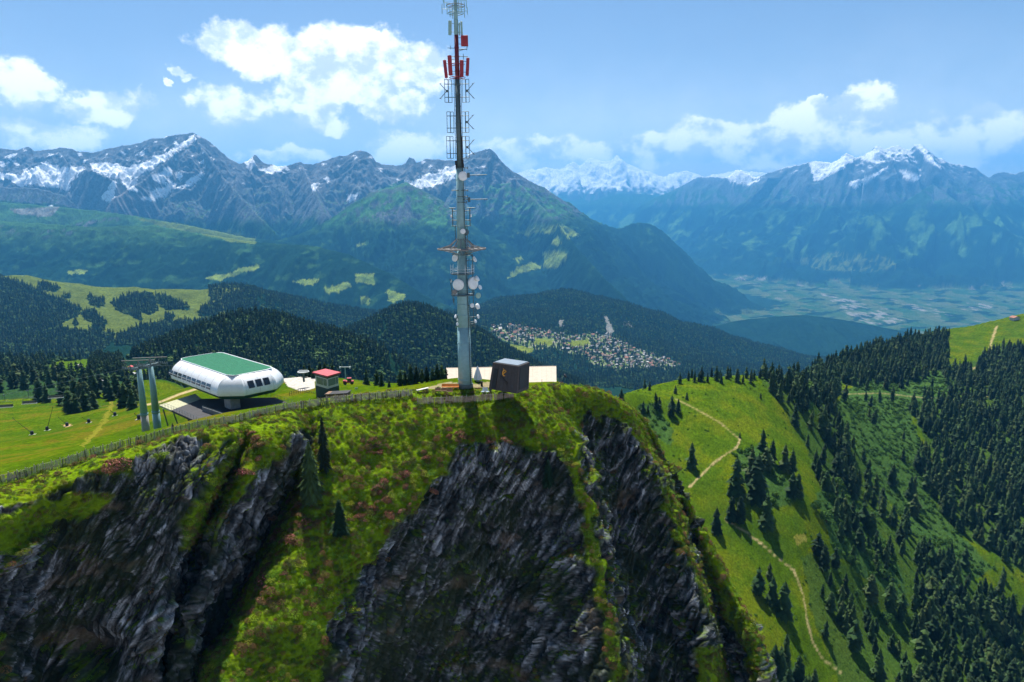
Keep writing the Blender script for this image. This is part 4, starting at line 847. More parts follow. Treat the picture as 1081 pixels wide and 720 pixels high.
for i, (px, py) in enumerate(ros):
    p = cliff_at(px, py)
    if p is None: continue
    big = i < 25; s = rng.uniform(1.0, 1.7) if big else rng.uniform(.5, 1.0)
    o = link('alpenrose_bush', RB[i % 3]); o.location = p; o.rotation_euler = (.5, 0, rng.uniform(0, 6.28)); o.scale = (s, s, s*.85)
    lab = 'large reddish alpenrose bush on the left cliff lip below the fence' if i in (0, 22) else 'rounded alpenrose bush with rusty pink blossom on the steep green slope'
    setp(o, lab, 'bush', 'alpenrose bushes on the green slope' if i not in (0, 22) else 'alpenrose bushes on the left cliff lip')
    if rng.random() < .75 or big: link('blossom', RF[i % 3], o)
# ---- spruces clinging to the cliff
for px, py, hpx, m, lab, w in [(343, 493, 62, 1, 'dark bare looking spruce standing out at the top of the green slope', .9), (328, 528, 74, 0, 'slender green spruce leaning against the dark one on the slope', .85), (358, 562, 44, 2, 'small bushy spruce in the middle of the green slope', 1.2),
                               (577, 512, 34, 2, 'small spruce on the rim left of the sunlit rock edge', 1.1)]:
    p = cliff_at(px, py)
    if p is not None: tree(p, hpx*p[1]/F, lab, None, CON_HI[m], w)
# ================================================================== CHALETS
def chalet_me(name, w, d, h, rise, wall, roof, over=.8):
    b = MB(); x, y = w/2, d/2
    b.add([(-x, -y, -3), (x, -y, -3), (x, y, -3), (-x, y, -3), (-x, -y, h), (x, -y, h), (x, y, h), (-x, y, h), (0, -y, h+rise), (0, y, h+rise)],
          [(0, 1, 5, 8, 4), (1, 2, 6, 5), (2, 3, 7, 9, 6), (3, 0, 4, 7)], 0)
    X, Y = x+over, y+over; k = rise/x; zl = h-over*k+.05
    for s in (-1, 1):
        b.add([(s*X, -Y, zl), (s*X, Y, zl), (0, Y, h+rise+.05), (0, -Y, h+rise+.05), (s*X, -Y, zl+.35), (s*X, Y, zl+.35), (0, Y, h+rise+.4), (0, -Y, h+rise+.4)],
              [(0, 1, 2, 3), (4, 5, 6, 7), (0, 1, 5, 4), (0, 3, 7, 4), (1, 2, 6, 5), (2, 3, 7, 6)], 1)
    return b.mesh(name, [wall, roof])
W_WHITE = simple('white render', (.50, .47, .43), .8); W_WOOD = simple('brown timber', (.16, .085, .045), .8, var=.3); W_CREAM = simple('cream render', (.55, .47, .36), .8)
R_BRN = simple('brown roof', (.15, .095, .07), .8, var=.35); R_GRY = simple('grey slate roof', (.19, .185, .185), .7, var=.3); R_RED = simple('red brown roof', (.28, .12, .08), .8, var=.25); R_PAL = simple('pale metal roof', (.33, .32, .32), .6, var=.2)
CH = [(chalet_me('chalet', 13, 15, 6, 4, W_WHITE, R_BRN), 'white walled chalet with brown pitched roof in the hillside town'), (chalet_me('chalet', 12, 13, 5.5, 3.6, W_WOOD, R_GRY), 'timber chalet with grey slate roof in the hillside town'),
      (chalet_me('chalet', 12, 14, 7, 3.6, W_CREAM, R_RED), 'cream chalet with red brown roof in the hillside town'), (chalet_me('chalet', 14, 16, 7, 3.2, W_WHITE, R_GRY), 'white walled chalet with grey roof in the hillside town'), (chalet_me('chalet', 11, 12, 5, 3, W_WOOD, R_PAL), 'timber chalet with pale metal roof in the hillside town')]
dense = [Z5([(68, 172), (150, 165), (210, 178), (330, 195), (345, 215), (260, 240), (170, 230), (100, 205)]), Z5([(470, 225), (500, 205), (560, 215), (640, 255), (720, 285), (830, 322), (845, 342), (760, 345), (660, 345), (560, 335), (500, 300), (470, 260)])]
spots = []; tries = 0
while len(spots) < 292 and tries < 9000:
    tries += 1; din = rng.random() < .55; q = dense[0 if rng.random() < .3 else 1] if din else TOWN
    bb = np.array(q); px, py = rng.uniform(bb[:, 0].min(), bb[:, 0].max()), rng.uniform(bb[:, 1].min(), bb[:, 1].max())
    if not inpoly(np.array([px]), np.array([py]), q)[0]: continue
    if any(inpoly(np.array([px]), np.array([py]), w)[0] for w in hclr): continue
    g = ray_far = None
    Ys = np.exp(np.linspace(math.log(2200), math.log(4200), 260)); p = P(px, py, Ys); h = height(p[:, 0], p[:, 1], far=False); k = np.where(p[:, 2] <= h)[0]
    if not len(k): continue
    g = p[k[0]]; g[2] = h[k[0]]
    if any((g[0]-a)**2+(g[1]-b)**2 < 17**2 for a, b, _ in spots): continue
    spots.append(tuple(g))
for i, g in enumerate(spots):
    m, lab = CH[rng.choice(5, p=[.30, .2, .15, .2, .15])]; o = link('chalet', m); s = rng.uniform(.55, 1.15); o.location = g; o.scale = (s*(1.5 if rng.random() < .12 else 1), s, s*(1.3 if rng.random() < .15 else 1)); o.rotation_euler = (0, 0, rng.choice([.1, .4, 1.4, 1.8])+rng.normal(0, .2))
    setp(o, lab, 'house', 'chalets of the hillside town')
# ---- lone houses on the left
for px, py, m, s, rzv, lab in [(129, 389, chalet_me('chalet', 11, 9, 4, 3.2, simple('dark timber', (.05, .045, .05), .8), R_GRY), .75, .5, 'dark timber house with grey roof behind the two lift pylons'), (138, 389.5, chalet_me('chalet', 8, 8, 4, 2, W_WHITE, simple('red panels', (.45, .05, .05), .6)), .6, .2, 'white house with red roof right of the dark timber house'),
                        (139.5, 396, chalet_me('chalet', 10, 6, 2.5, 1.2, W_WHITE, R_PAL), .6, .1, 'low white shed below the white and red house'), (112, 397, chalet_me('chalet', 12, 8, 3, 2, W_WOOD, R_BRN), .6, .3, 'brown farm building with a dirt yard left of the pylons'), (83, 388, chalet_me('chalet', 11, 8, 3.5, 2.4, W_WOOD, R_GRY), .7, .1, 'small chalet alone in the sunny clearing at the left'),
                        (107, 404, chalet_me('chalet', 6, 6, 3, 1.6, W_WHITE, R_PAL), .5, .6, 'tiny white hut by the trees below the brown farm building'), (1071, 337.5, chalet_me('chalet', 11, 8, 3.5, 2.2, W_WHITE, R_RED), 1., .2, 'small white hut with red roof on the crest at the right edge')]:
    g = ray_ground(px, py, 300)
    if g is None: continue
    b = link('mountain_house', m); b.location = g; b.scale = (s,)*3; b.rotation_euler = (0, 0, rzv); setp(b, lab, 'house')
# ================================================================== BUILT THINGS ON THE SUMMIT
def at(px, py, Y): return Vector(P(px, py, Y))
def onz(px, py, z):                                           # point on the level z seen at a photo point
    d = fw*F+(px-CX)*rt-(py-CY)*up; t = (z-ZC)/d[2]; return Vector((d[0]*t, d[1]*t, z))
def gpos(px, Y): 
    x = P(px, 410, Y)[0]; return Vector((x, Y, ground_z(x, Y)))
M_STEEL = simple('grey green mast paint', (.20, .35, .38), .5, .0, .10, 1.5)
M_STEELD = simple('dark galvanised steel', (.075, .115, .125), .55, .2, .25, 4)
M_REDP = simple('weathered red paint', (.30, .02, .03), .5, 0, .2, 2)
M_GRNP = simple('grey green antenna cover', (.25, .40, .36), .5, 0, .12, 2)
M_DISH = simple('white antenna cover', (.72, .74, .74), .45, 0, .06, 2)
M_RUSTW = simple('weathered platform grating', (.20, .195, .19), .7, .2, .3, 5)
M_WHITE = simple('white lacquered metal', (.74, .76, .78), .32, 0, .05, 1, .5)
M_GREEN = simple('green roof sheet', (.002, .125, .06), .85, 0, .10, .8)
M_DGREEN = simple('dark green underside', (.015, .06, .045), .5, 0, .15)
M_GLASS = simple('dark window glass', (.012, .016, .02), .06, 0, .05, 1, .8)
M_CONC = simple('concrete', (.33, .32, .30), .85, 0, .2, 1.2, .3, .3)
M_ASPH = simple('dark station floor', (.035, .035, .04), .8, 0, .2, .8)
M_WOODG = simple('weathered grey wood', (.34, .31, .26), .9, 0, .35, 6)
M_WOODB = simple('brown boards', (.22, .13, .08), .85, 0, .3, 5)
M_ORANGE = simple('orange varnished wood', (.80, .27, .03), .55, 0, .15, 5)
M_CORTEN = simple('dark brown steel cladding', (.050, .040, .037), .6, .0, .2, 2)
M_BLACK = simple('black', (.012, .012, .014), .6, 0, .1)
M_CREAMR = simple('cream roof sheet', (.44, .38, .31), .8, 0, .08, .6, .2)
M_YELLOW = simple('yellow logo paint', (.75, .34, .03), .5, 0, .15)
M_REDR = simple('red roof sheet', (.42, .05, .06), .55, 0, .1)
M_CLOTH = simple('white canvas', (.62, .68, .76), .85, 0, .06)
# ------------------------------------------------------------------ the radio mast
MX0 = float(P(491, 405, 153)[0]); MB0 = Vector((MX0, 153.0, ground_z(MX0, 153.0)-.3))
mast = empty('radio_mast', MB0); setp(mast, 'tall steel radio mast with red and green antennas, dishes and round platform', 'radio mast')
_zz = np.linspace(-2, 110, 900); _px, _py = proj(np.stack([np.full(900, MX0), np.full(900, 153.0), _zz+MB0.z], 1))
def mz(py): return float(np.interp(-py, -_py, _zz))
def sx(): return 153.0/F
def mp(off, py, dy=0.): return Vector((off*sx(), dy, mz(py)))
def msec(y0, y1, r0, r1, mat, name='mast_tube', seams=()):
    b = MB(); z0, z1 = mz(y0), mz(y1); b.lathe([(r0, z0), (r1, z1)], n=28)
    for s in seams:
        z = mz(s); t = (z-z0)/(z1-z0); r = r0+(r1-r0)*t; b.lathe([(r+.07, z-.08), (r+.07, z+.08)], n=28)
    o = b.build(name, mat, mast, True); return o
msec(409, 345, 1.52, 1.36, M_STEEL, seams=(400, 362)); msec(345, 262, 1.36, .98, M_STEEL, seams=(332, 321, 300, 285)); msec(262, 178, .98, .76, M_STEEL, seams=(240, 222, 210, 201, 190))
msec(178, 84, .60, .48, M_STEELD, seams=(170, 150, 130, 112, 100, 90)); msec(84, 37, .46, .42, simple('dark red mast paint', (.13, .012, .02), .5, .1), seams=(75, 60, 50)); msec(37, -46, .42, .30, M_STEEL, seams=(22, 8, -10))
def part(name, b, mat, smooth=False, par=None): return b.build(name, mat, par or mast, smooth)
# base collar
b = MB(); b.lathe([(1.75, mz(409)), (1.75, mz(405))], n=28); part('base_flange', b, M_STEELD)
# ladder with cable tray up the right of the tube
b = MB()
for dx in (-.18, .18): b.tube([(1.50+dx, -.75, 1), (1.1+dx, -.6, mz(262)), (.85+dx, -.5, mz(178))], .035, 5)
zt_ = mz(178); z = 1.2
while z < zt_:
    t = z/zt_; x = 1.5-.65*t; b.tube([(x-.18, -.7, z), (x+.18, -.7, z)], .025, 4); z += .45
part('ladder', b, M_STEELD)
b = MB(); b.tube([(1.3, -1.0, 1), (.95, -.75, mz(262)), (.7, -.6, mz(180)), (.4, -.45, mz(90))], .06, 6); part('cable_run', b, M_BLACK)
def ring(y, r, mat=M_STEELD, t=.05, spokes=4, name='ring_frame'):
    b = MB(); z = mz(y); n = 24; pts = [(r*math.cos(6.2832*i/n), r*math.sin(6.2832*i/n), z) for i in range(n+1)]; b.tube(pts, t, 6)
    for i in range(spokes):
        a = 6.2832*(i+.5)/spokes; b.tube([(.3*math.cos(a), .3*math.sin(a), z), (r*math.cos(a), r*math.sin(a), z)], t*.9, 5)
    return part(name, b, mat)
def dish(off, py, r, mat=M_DISH, d=(0, -1, 0), dy=-1.2, name='dish_antenna', deep=.35):
    M = face_dir(d); c = mp(off, py, dy); b = MB()
    b.lathe([(.02, r*.14), (r*.5, r*.12), (r*.9, r*.05), (r, 0), (r, -r*deep), (r*.86, -r*(deep+.12)), (r*.35, -r*(deep+.32)), (.02, -r*(deep+.34))], c, 24, M); o = part(name, b, mat, True)
    b = MB(); q = c-Vector(d).normalized()*r*(deep+.3); b.tube([q, Vector((q.x*.35, q.y*.35, q.z-.1))], .07, 6); b.tube([q+Vector((0, 0, -.5)), q+Vector((0, 0, .5))], .06, 6); part('dish_bracket', b, M_STEELD, par=o); return o
def panel(x0, x1, y0, y1, mat, lean=0., dy=-.2, depth=.22, name='panel_antenna'):
    a = mp((x0+x1)/2, (y0+y1)/2, dy); w = (x1-x0)*sx()/2; h = abs(mz(y0)-mz(y1))/2; M = Matrix.Rotation(R(lean), 3, 'Y')
    b = MB(); b.box(a, (w, depth, h), M); o = link(name, b.mesh(name, mat, False, .05), mast)
    b = MB()
    for s in (-.6, .6):
        q = a+M@Vector((0, .1, s*h)); b.tube([q, (0, 0, q.z+.05)], .05, 5)
    b.tube([a+M@Vector((0, depth+.1, -h*1.1)), a+M@Vector((0, depth+.1, h*1.1))], .045, 5); part('panel_bracket', b, M_STEELD, par=o); return o
# top: whips and rings (mast runs on above the frame)
for y, r in ((14, 1.55), (6, 1.85), (-12, 1.5)): ring(y, r, M_RUSTW if y == 6 else M_STEEL, .07, 6)
b = MB()
for off, y0, y1, dy in [(-13.5, 14, 4, .2), (-11, 10, -3, -.8), (-8, 17, 4, -1.2), (-6, 17, 8, .9), (-3.5, 18, 2, 1.4), (3.5, 16, -6, -1.5), (6, 14, 3, -1.2), (8.5, 18, 1, .6), (11.5, 16, 8, -.3), (10.5, 8, -8, .4), (-12, 2, -10, .3), (12, 0, -14, -.2)]:
    p0, p1 = mp(off, y0, dy), mp(off, y1, dy); b.tube([p0, p1], .075, 6); m = (p0+p1)/2; b.tube([m, (m.x*.3, m.y*.3, m.z-.1)], .045, 5)
part('whip_antennas', b, M_GRNP)
panel(-7.6, -4.4, 22, 37, M_GRNP, 2); panel(2.6, 4.0, 24, 37, M_GRNP, 0); panel(4.6, 6.4, 23, 37, M_GRNP, -1)
panel(4.6, 11.6, 38, 49, M_REDP, 0, -.3, .45)
b = MB(); b.tube([mp(0, 52), mp(10, 52)], .09, 6); b.tube([mp(10, 53), mp(10.5, 49)], .08, 6); b.tube([mp(0, 54.5), mp(8, 52)], .06, 5); b.tube([mp(0, 51), mp(-9, 50.5)], .06, 5); b.tube([mp(-6, 52), mp(-6, 48)], .05, 5); b.tube([mp(-2, 59), mp(11, 60)], .07, 6); b.tube([mp(6.5, 57), mp(6.5, 63)], .07, 6); b.tube([mp(-9, 60), mp(0, 59)], .06, 5); part('cross_arms', b, M_STEELD)
panel(-13.4, -10.2, 63, 82, M_REDP, -5, .2, .2); panel(-8.8, -4.8, 59, 80, M_REDP, -2, -.5, .25); panel(2.8, 6.6, 64, 82, M_REDP, 2, -.5, .25); panel(8.8, 12, 61, 80, M_REDP, 4, .2, .2)
ring(82, 1.6, M_REDP, .06, 4); ring(68, 1.5, M_REDP, .05, 4)
def dipoles(y0, y1, x0, x1, yb):
    """a pair of rectangular dipole frames either side of the tube, with crossed elements"""
    for s in (-1, 1):
        b = MB(); xi, xo = (x0 if s < 0 else x1); r = .06
        for x in (xi, xo, (xi+xo)/2): b.tube([mp(x, y0, -.3 if x == xo else .25), mp(x, y1, -.3 if x == xo else .25)], .10 if x == (xi+xo)/2 else r, 6)
        for y in (y0, y1): b.tube([mp(xi, y, .25), mp(xo, y, -.3)], r, 5)
        for y in (y0+(y1-y0)*.2, y0+(y1-y0)*.78): b.tube([mp(0, y), mp(xo, y, -.2)], .075, 5)
        if yb[0 if s < 0 else 1]:
            c = mp(xo-s*2, (y0+y1)/2); q = abs(mz(y0)-mz(y1))*.32
            for t in (-1, 1): b.tube([c, c+Vector((s*6.5*sx(), -.1, t*q))], .07, 5); e = c+Vector((s*6.5*sx(), -.1, t*q)); b.tube([e+Vector((-.25, 0, t*-.05)), e+Vector((.25, 0, t*.12))], .05, 5)
            b.box(c, (.22, .18, .22))
        part('dipole_frame', b, M_STEELD)
dipoles(84, 108, (-6, -13), (4.5, 11.5), (1, 1)); dipoles(118, 140, (-5, -11.5), (3.5, 10.5), (0, 1)); dipoles(144, 167, (-6, -12.5), (3, 10.5), (0, 1))
b = MB()
for off in (-3.6, -2.4, 2.5, 3.8): b.tube([mp(off, 168, -.4), mp(off*.9, 82, -.4)], .055, 5)
for off, y in [(-3.6, 172), (-3, 176), (3.2, 171), (3.6, 175), (2.5, 180)]: b.box(mp(off, y, -.3), (.2, .2, .45))
part('feeder_cables', b, M_BLACK)
dish(3.6, 186, .95, M_DISH, (.35, -1, .05), -1.0)
for y, l in ((177.5, 9), (201, 8.5), (207.5, 8), (213.5, 7)):
    b = MB(); b.tube([mp(-l if y in (201,) else -3, y, -.8), mp(l, y, -.8)], .085, 6); b.tube([mp(l-.5, y-1.4, -.8), mp(l-.5, y+1.4, -.8)], .07, 5); part('cross_arm', b, M_STEELD)
for y in (185.2, 210.8):
    b = MB(); b.tube([mp(2, y, -.6), mp(28, y-.3, -.6)], .085, 6)
    for k in range(9):
        o_ = 11+k*2.0; l = .75-.04*k; b.tube([mp(o_, y, -.6)+Vector((0, -l, 0)), mp(o_, y, -.6)+Vector((0, l, 0))], .05, 5)
    b.box(mp(9, y, -.6), (.25, .3, .5)); b.tube([mp(2, y-2.6, -.6), mp(10, y, -.6)], .05, 5); part('yagi_antenna', b, M_STEELD)
for s in (-1, 1):
    b = MB(); x = -8.6 if s < 0 else 9.4; b.tube([mp(x, 238), mp(x, 219.5)], .12, 6); b.tube([mp(x-3.2, 219.6), mp(x+(3.2 if s < 0 else 5.5), 219.6)], .10, 6)
    for y in (222.5, 232.5, 238.5): b.tube([mp(0, y), mp(x+s*1.0, y)], .08, 6)
    b.tube([mp(s*6.2, 255), mp(s*6.2, 238)], .09, 6); part('support_pole', b, M_STEELD)
    b = MB(); b.lathe([(.12, -.25), (.17, -.1), (.17, .1), (.1, .25)], mp(x+s*1.2, 228, -.2), 10); part('insulator', b, M_DISH, True)
dish(2.2, 244, .56, M_DISH, (.1, -1, 0), -1.5); dish(6.0, 245, .6, M_STEELD, (.8, -1, 0), -1.0)
# the wide round platform
b = MB(); z0, z1 = mz(263.6), mz(262.6); rin, rout = 1.5, 5.1; n = 36
for i in range(n):
    a0, a1 = 6.2832*i/n, 6.2832*(i+1)/n
    if i % 3 != 2:
        vs = [(r*math.cos(a), r*math.sin(a), z) for a in (a0, a1) for r, z in ((rin, z0), (rout, z0), (rin, z1), (rout, z1))]
        b.add(vs, [(0, 1, 5, 4), (2, 3, 7, 6), (0, 2, 6, 4), (1, 3, 7, 5), (0, 1, 3, 2), (4, 5, 7, 6)])
for r in (2.6, 3.9, 5.15): b.tube([(r*math.cos(6.2832*i/n), r*math.sin(6.2832*i/n), z1+.06) for i in range(n+1)], .08, 5)
part('round_platform', b, M_RUSTW)
b = MB()
for i in range(12):
    a = 6.2832*i/12; c, s = math.cos(a), math.sin(a); b.tube([(1.0*c, 1.0*s, mz(252)), (2.6*c, 2.6*s, mz(259)), (4.9*c, 4.9*s, mz(262.6))], .09, 5); b.tube([(2.6*c, 2.6*s, mz(259)), (2.6*c, 2.6*s, mz(263))], .06, 4); b.tube([(1.0*c, 1.0*s, mz(268)), (4.4*c, 4.4*s, mz(263.6))], .06, 4)
part('platform_struts', b, M_RUSTW)
ring(268.5, 2.1, M_STEELD, .07, 4)
dish(-7.6, 272, .75, M_DISH, (-.6, -.7, .2), -.6); dish(14, 273.4, .62, M_DISH, (1, -.3, .5), -.4)
b = MB(); b.tube([mp(11, 268), mp(11, 345)], .10, 6); b.tube([mp(13.5, 318), mp(13.5, 333)], .08, 6)
for y in (270, 289, 311, 326, 342): b.tube([mp(3, y), mp(12, y)], .07, 5)
part('support_pole', b, M_STEELD)
b = MB(); b.tube([mp(-11, 295), mp(-13.5, 296)], .07, 5); b.tube([mp(-13, 294), mp(-10, 320)], .09, 5); b.tube([mp(-9.6, 310), mp(-9.6, 322)], .07, 5); part('support_pole', b, M_STEELD)
def box_platform(y, rails):
    b = MB(); z = mz(y); r = 2.5; b.lathe([(1.05, z-.12), (r, z-.12), (r, z+.12), (1.05, z+.12)], n=10); b.lathe([(1.0, z-.3), (1.6, z-.12)], n=10); o = part('service_platform', b, M_STEELD)
    b = MB()
    for i in range(10):
        a = 6.2832*i/10; b.tube([(r*math.cos(a), r*math.sin(a), z), (r*math.cos(a), r*math.sin(a), z+rails)], .035, 4)
    for h in (.5, 1.0):
        if h <= rails: b.tube([(r*math.cos(6.2832*i/10), r*math.sin(6.2832*i/10), z+rails*h/1.0 if rails < 1.2 else z+h) for i in range(11)], .035, 4)
    part('railing', b, M_DISH if y < 300 else M_STEELD, par=o)
box_platform(288.8, 1.9); box_platform(311, 1.1)
dish(-4.0, 299.5, 1.2, M_DISH, (-.12, -1, 0), -1.9, deep=.3); dish(12, 298.5, 1.35, M_DISH, (.85, -.75, .1), -.9, deep=.3); dish(16.5, 293.5, .62, M_DISH, (.9, -.2, .55), -.6, deep=.6); dish(19, 303, .5, M_DISH, (.9, -.5, .4), -.5)
dish(-8, 307, .55, M_RUSTW, (-.2, -1, 0), -2.1); dish(16.5, 312, .62, M_GRNP, (.5, -1, 0), -.4, deep=.1); dish(-12.2, 296.5, .32, M_DISH, (-1, -.3, .3), -.2)
dish(10, 322, .5, M_DISH, (.6, -.8, .2), -.8); dish(16.5, 323, .62, M_DISH, (1, -.3, .4), -.3, deep=.7); dish(16.2, 334, .45, M_DISH, (1, -.4, .3), -.3); dish(-8.5, 333.4, .42, M_DISH, (-.9, -.5, .4), -.5); dish(-6.5, 341.5, .38, M_DISH, (-.7, -.8, .2), -.6); dish(-6.5, 337, .3, M_DISH, (-.9, -.5, .2), -.6); dish(13, 339, .4, M_DISH, (.8, -.5, .4), -.3); dish(12, 343.5, .3, M_STEELD, (.9, -.5, .1), -.3)
# ------------------------------------------------------------------ the leaning dark viewing cabin
Yc = 147.5; s_ = Yc/F
ft = [at(520.2, 382.3, Yc), at(547.6, 386.3, Yc-2.8)]; zt = at(520.2, 382.3, Yc).z
TL, TR, TB, TK = [onz(x, y, zt) for x, y in ((520.2, 382.6), (547.6, 386.6), (559.2, 382.3), (531.8, 379.6))]
zb_ = at(531, 411.5, Yc-1).z
BL, BR, BB = [onz(x, y, zb_) for x, y in ((520.9, 408.4), (543.2, 415.6), (553.6, 412.6))]; cT = (TL+TB)/2; cB = (BL+BB)/2; kk = (BR-BL).length/(TR-TL).length; TK = TL+TB-TR; BL, BR, BB, BK = [cB+(v-cT)*kk for v in (TL, TR, TB, TK)]
for v in (BL, BR, BB, BK): v.z = zb_
cabin = empty('viewing_cabin', ((BL+BB)/2)); setp(cabin, 'dark brown flared viewing cabin with yellow logo on the cliff edge', 'cabin'); o0 = cabin.location
b = MB(); q = [v-o0 for v in (BL, BR, BB, BK, TL, TR, TB, TK)]
b.add(q, [(0, 1, 2, 3), (4, 5, 6, 7), (0, 1, 5, 4), (1, 2, 6, 5), (2, 3, 7, 6), (3, 0, 4, 7)]); b.build('cladding', M_CORTEN, cabin, False, .06)
b = MB()
for u in np.linspace(.0, 1, 9)[1:-1]:
    for ia, ib, ic, id_, out_ in ((0, 1, 5, 4, Vector((-.3, -1, 0))), (1, 2, 6, 5, Vector((1, -.3, 0)))):
        A, B, Cc, D4 = q[ia], q[ib], q[ic], q[id_]; n_ = (B-A).cross(D4-A).normalized(); n_ = n_ if n_.dot(out_) > 0 else -n_
        b.tube([A.lerp(B, u)+n_*.005, D4.lerp(Cc, u)+n_*.005], .022, 4)
b.build('cladding_joints', M_BLACK, cabin)
def on_face(A, B, Cc, D, u0, u1, v0, v1, out, t=.05):          # thin slab standing proud of a leaning face (A,B bottom; Cc,D top)
    f = lambda u, v: (A*(1-u)+B*u)*(1-v)+(D*(1-u)+Cc*u)*v
    c = [f(u0, v0), f(u1, v0), f(u1, v1), f(u0, v1)]; n = (c[1]-c[0]).cross(c[3]-c[0]).normalized()
    if n.dot(out) < 0: n = -n
    vs = [v+n*.012 for v in c]+[v+n*(t+.012) for v in c]
    return vs, [(0, 1, 2, 3), (4, 5, 6, 7), (0, 1, 5, 4), (1, 2, 6, 5), (2, 3, 7, 6), (3, 0, 4, 7)]
outF = Vector((-.3, -1, 0)); outR = Vector((1, -.3, 0))
b = MB(); b.add(*on_face(q[0], q[1], q[5], q[4], .10, .25, .05, .80, outF)); b.build('door', M_BLACK, cabin)
b = MB(); b.add(*on_face(q[1], q[2], q[6], q[5], .18, .86, .16, .88, outR)); b.build('window', simple('unlit cabin glass', (.012, .014, .016), .4, 0, .1, 1, .25), cabin)
b = MB()
for u0, u1, v0, v1 in ((.12, .17, .12, .92), (.87, .92, .12, .92), (.17, .87, .88, .92), (.17, .87, .12, .16)): b.add(*on_face(q[1], q[2], q[6], q[5], u0, u1, v0, v1, outR, .09))
b.build('window_frame', M_BLACK, cabin)
b = MB(); ctr = (q[4]+q[6])/2; ins = [ctr+(v-ctr)*.90+Vector((0, 0, .012)) for v in q[4:8]]; b.add(ins+[v+Vector((0, 0, .12)) for v in ins], [(0, 1, 2, 3), (4, 5, 6, 7), (0, 1, 5, 4), (1, 2, 6, 5), (2, 3, 7, 6), (3, 0, 4, 7)])
b.build('roof_light', simple('reflective roof glazing', (.20, .24, .28), .35, .0, .15, 1, .4), cabin)
b = MB()
def fpt(u, v, o=.02):
    p = (q[0]*(1-u)+q[1]*u)*(1-v)+(q[4]*(1-u)+q[5]*u)*v; n = (q[1]-q[0]).cross(q[4]-q[0]).normalized()
    if n.dot(outF) < 0: n = -n
    return p+n*(o+.03)
# round yellow animal-like swirl above a slanting line of script
b.tube([fpt(.50+.065*math.cos(a), .68+.105*math.sin(a)) for a in np.linspace(.4, 5.2, 14)], [.07+.05*math.sin(i/13*3.1) for i in range(14)], 6); b.tube([fpt(.45, .63), fpt(.50, .70), fpt(.55, .74)], .10, 6); b.tube([fpt(.47, .78), fpt(.44, .84)], .06, 5); b.build('logo', M_YELLOW, cabin)
b = MB()
for i in range(9):
    u = .36+.035*i; v = .54-.028*i; b.tube([fpt(u, v), fpt(u+.012, v+.045), fpt(u+.026, v-.012)], .035, 4)
b.tube([fpt(.35, .50), fpt(.70, .22)], .03, 4); b.build('script', M_BLACK, cabin)
# ------------------------------------------------------------------ the cream roofed building behind
zr = at(530, 400, 165).z
c_ = [onz(472.5, 400.0, zr-.25), onz(587.5, 407.5, zr-.25), onz(587.2, 386.6, zr+.5), onz(471.0, 388.6, zr+.5)]
bld = empty('flat_building', (c_[0]+c_[2])/2); setp(bld, 'low building with large cream roof and plank wall behind the mast', 'building'); o0 = bld.location
rl = [v-o0 for v in c_]; b = MB(); b.add(rl+[v-Vector((0, 0, .3)) for v in rl], [(0, 1, 2, 3), (4, 5, 6, 7), (0, 1, 5, 4), (1, 2, 6, 5), (2, 3, 7, 6), (3, 0, 4, 7)]); b.build('roof', M_CREAMR, bld)
b = MB()
for u in np.linspace(0, 1, 24)[1:-1]: b.tube([rl[0].lerp(rl[1], u)+Vector((0, 0, .01)), rl[3].lerp(rl[2], u)+Vector((0, 0, .01))], .03, 4)
b.tube([rl[3], rl[2]], .1, 6); b.tube([rl[0], rl[1]], .09, 6); b.build('roof_trim', simple('cream trim', (.46, .40, .32), .7), bld)
ctr = sum(rl, Vector())/4; wl = [ctr+(v-ctr)*.965 for v in rl]; b = MB()
b.add([Vector((v.x, v.y, v.z-.32)) for v in wl]+[Vector((v.x, v.y, v.z-4.5)) for v in wl], [(0, 1, 2, 3), (4, 5, 6, 7), (0, 1, 5, 4), (1, 2, 6, 5), (2, 3, 7, 6), (3, 0, 4, 7)]); b.build('wall', simple('pale plaster', (.5, .46, .4), .85), bld)
b = MB(); A_, B_ = wl[0]+Vector((0, -.12, 0)), wl[0].lerp(wl[1], .62)+Vector((0, -.12, 0)); n = 62
for i in range(n):
    p = A_.lerp(B_, (i+.5)/n); b.box((p.x, p.y, p.z-1.3), (.10, .03, .9+.05*math.sin(i*7)))
b.build('plank_wall', M_WOODB, bld)
# ------------------------------------------------------------------ parasol, benches, people on the terrace
def rot_place(o, loc, rz=0): o.location = loc; o.rotation_euler = (0, 0, rz)
p = gpos(504.6, 156); par = empty('closed_parasol', p); setp(par, 'tall closed white parasol between mast and cabin', 'parasol')
b = MB(); vs = []; n = 24; H = 3.6
prof = [(.04, H), (.22, H*.86), (.48, H*.6), (.72, H*.33), (.86, .42)]
for r, z in prof:
    for i in range(n): a = 6.2832*i/n; k = r*(1+(.16 if i % 3 == 0 else -.05)*min(1, r*2)); vs.append((k*math.cos(a), k*math.sin(a), z+(.10*(i % 3 == 0) if z < .5 else 0)))
b.add(vs, [(i*n+j, i*n+(j+1) % n, (i+1)*n+(j+1) % n, (i+1)*n+j) for i in range(len(prof)-1) for j in range(n)]); b.build('canopy', M_CLOTH, par)
b = MB(); b.tube([(0, 0, 0), (0, 0, H+.2)], .045, 8); b.build('pole', M_STEELD, par); b = MB(); b.lathe([(.45, 0), (.45, .12), (.1, .16)], n=16); b.build('base', M_CONC, par)
def bench_parts(w):
    s = MB(); s.box((0, 0, .42), (w/2, .26, .035)); s.box((0, -.2, .36), (w/2, .03, .05))
    k = MB()
    for i in range(3): k.box((0, .30+.05*i, .58+.17*i), (w/2, .025, .075), Matrix.Rotation(.25, 3, 'X'))
    l = MB().box((0, 0, .2), (.04, .24, .2)); return s, k, l
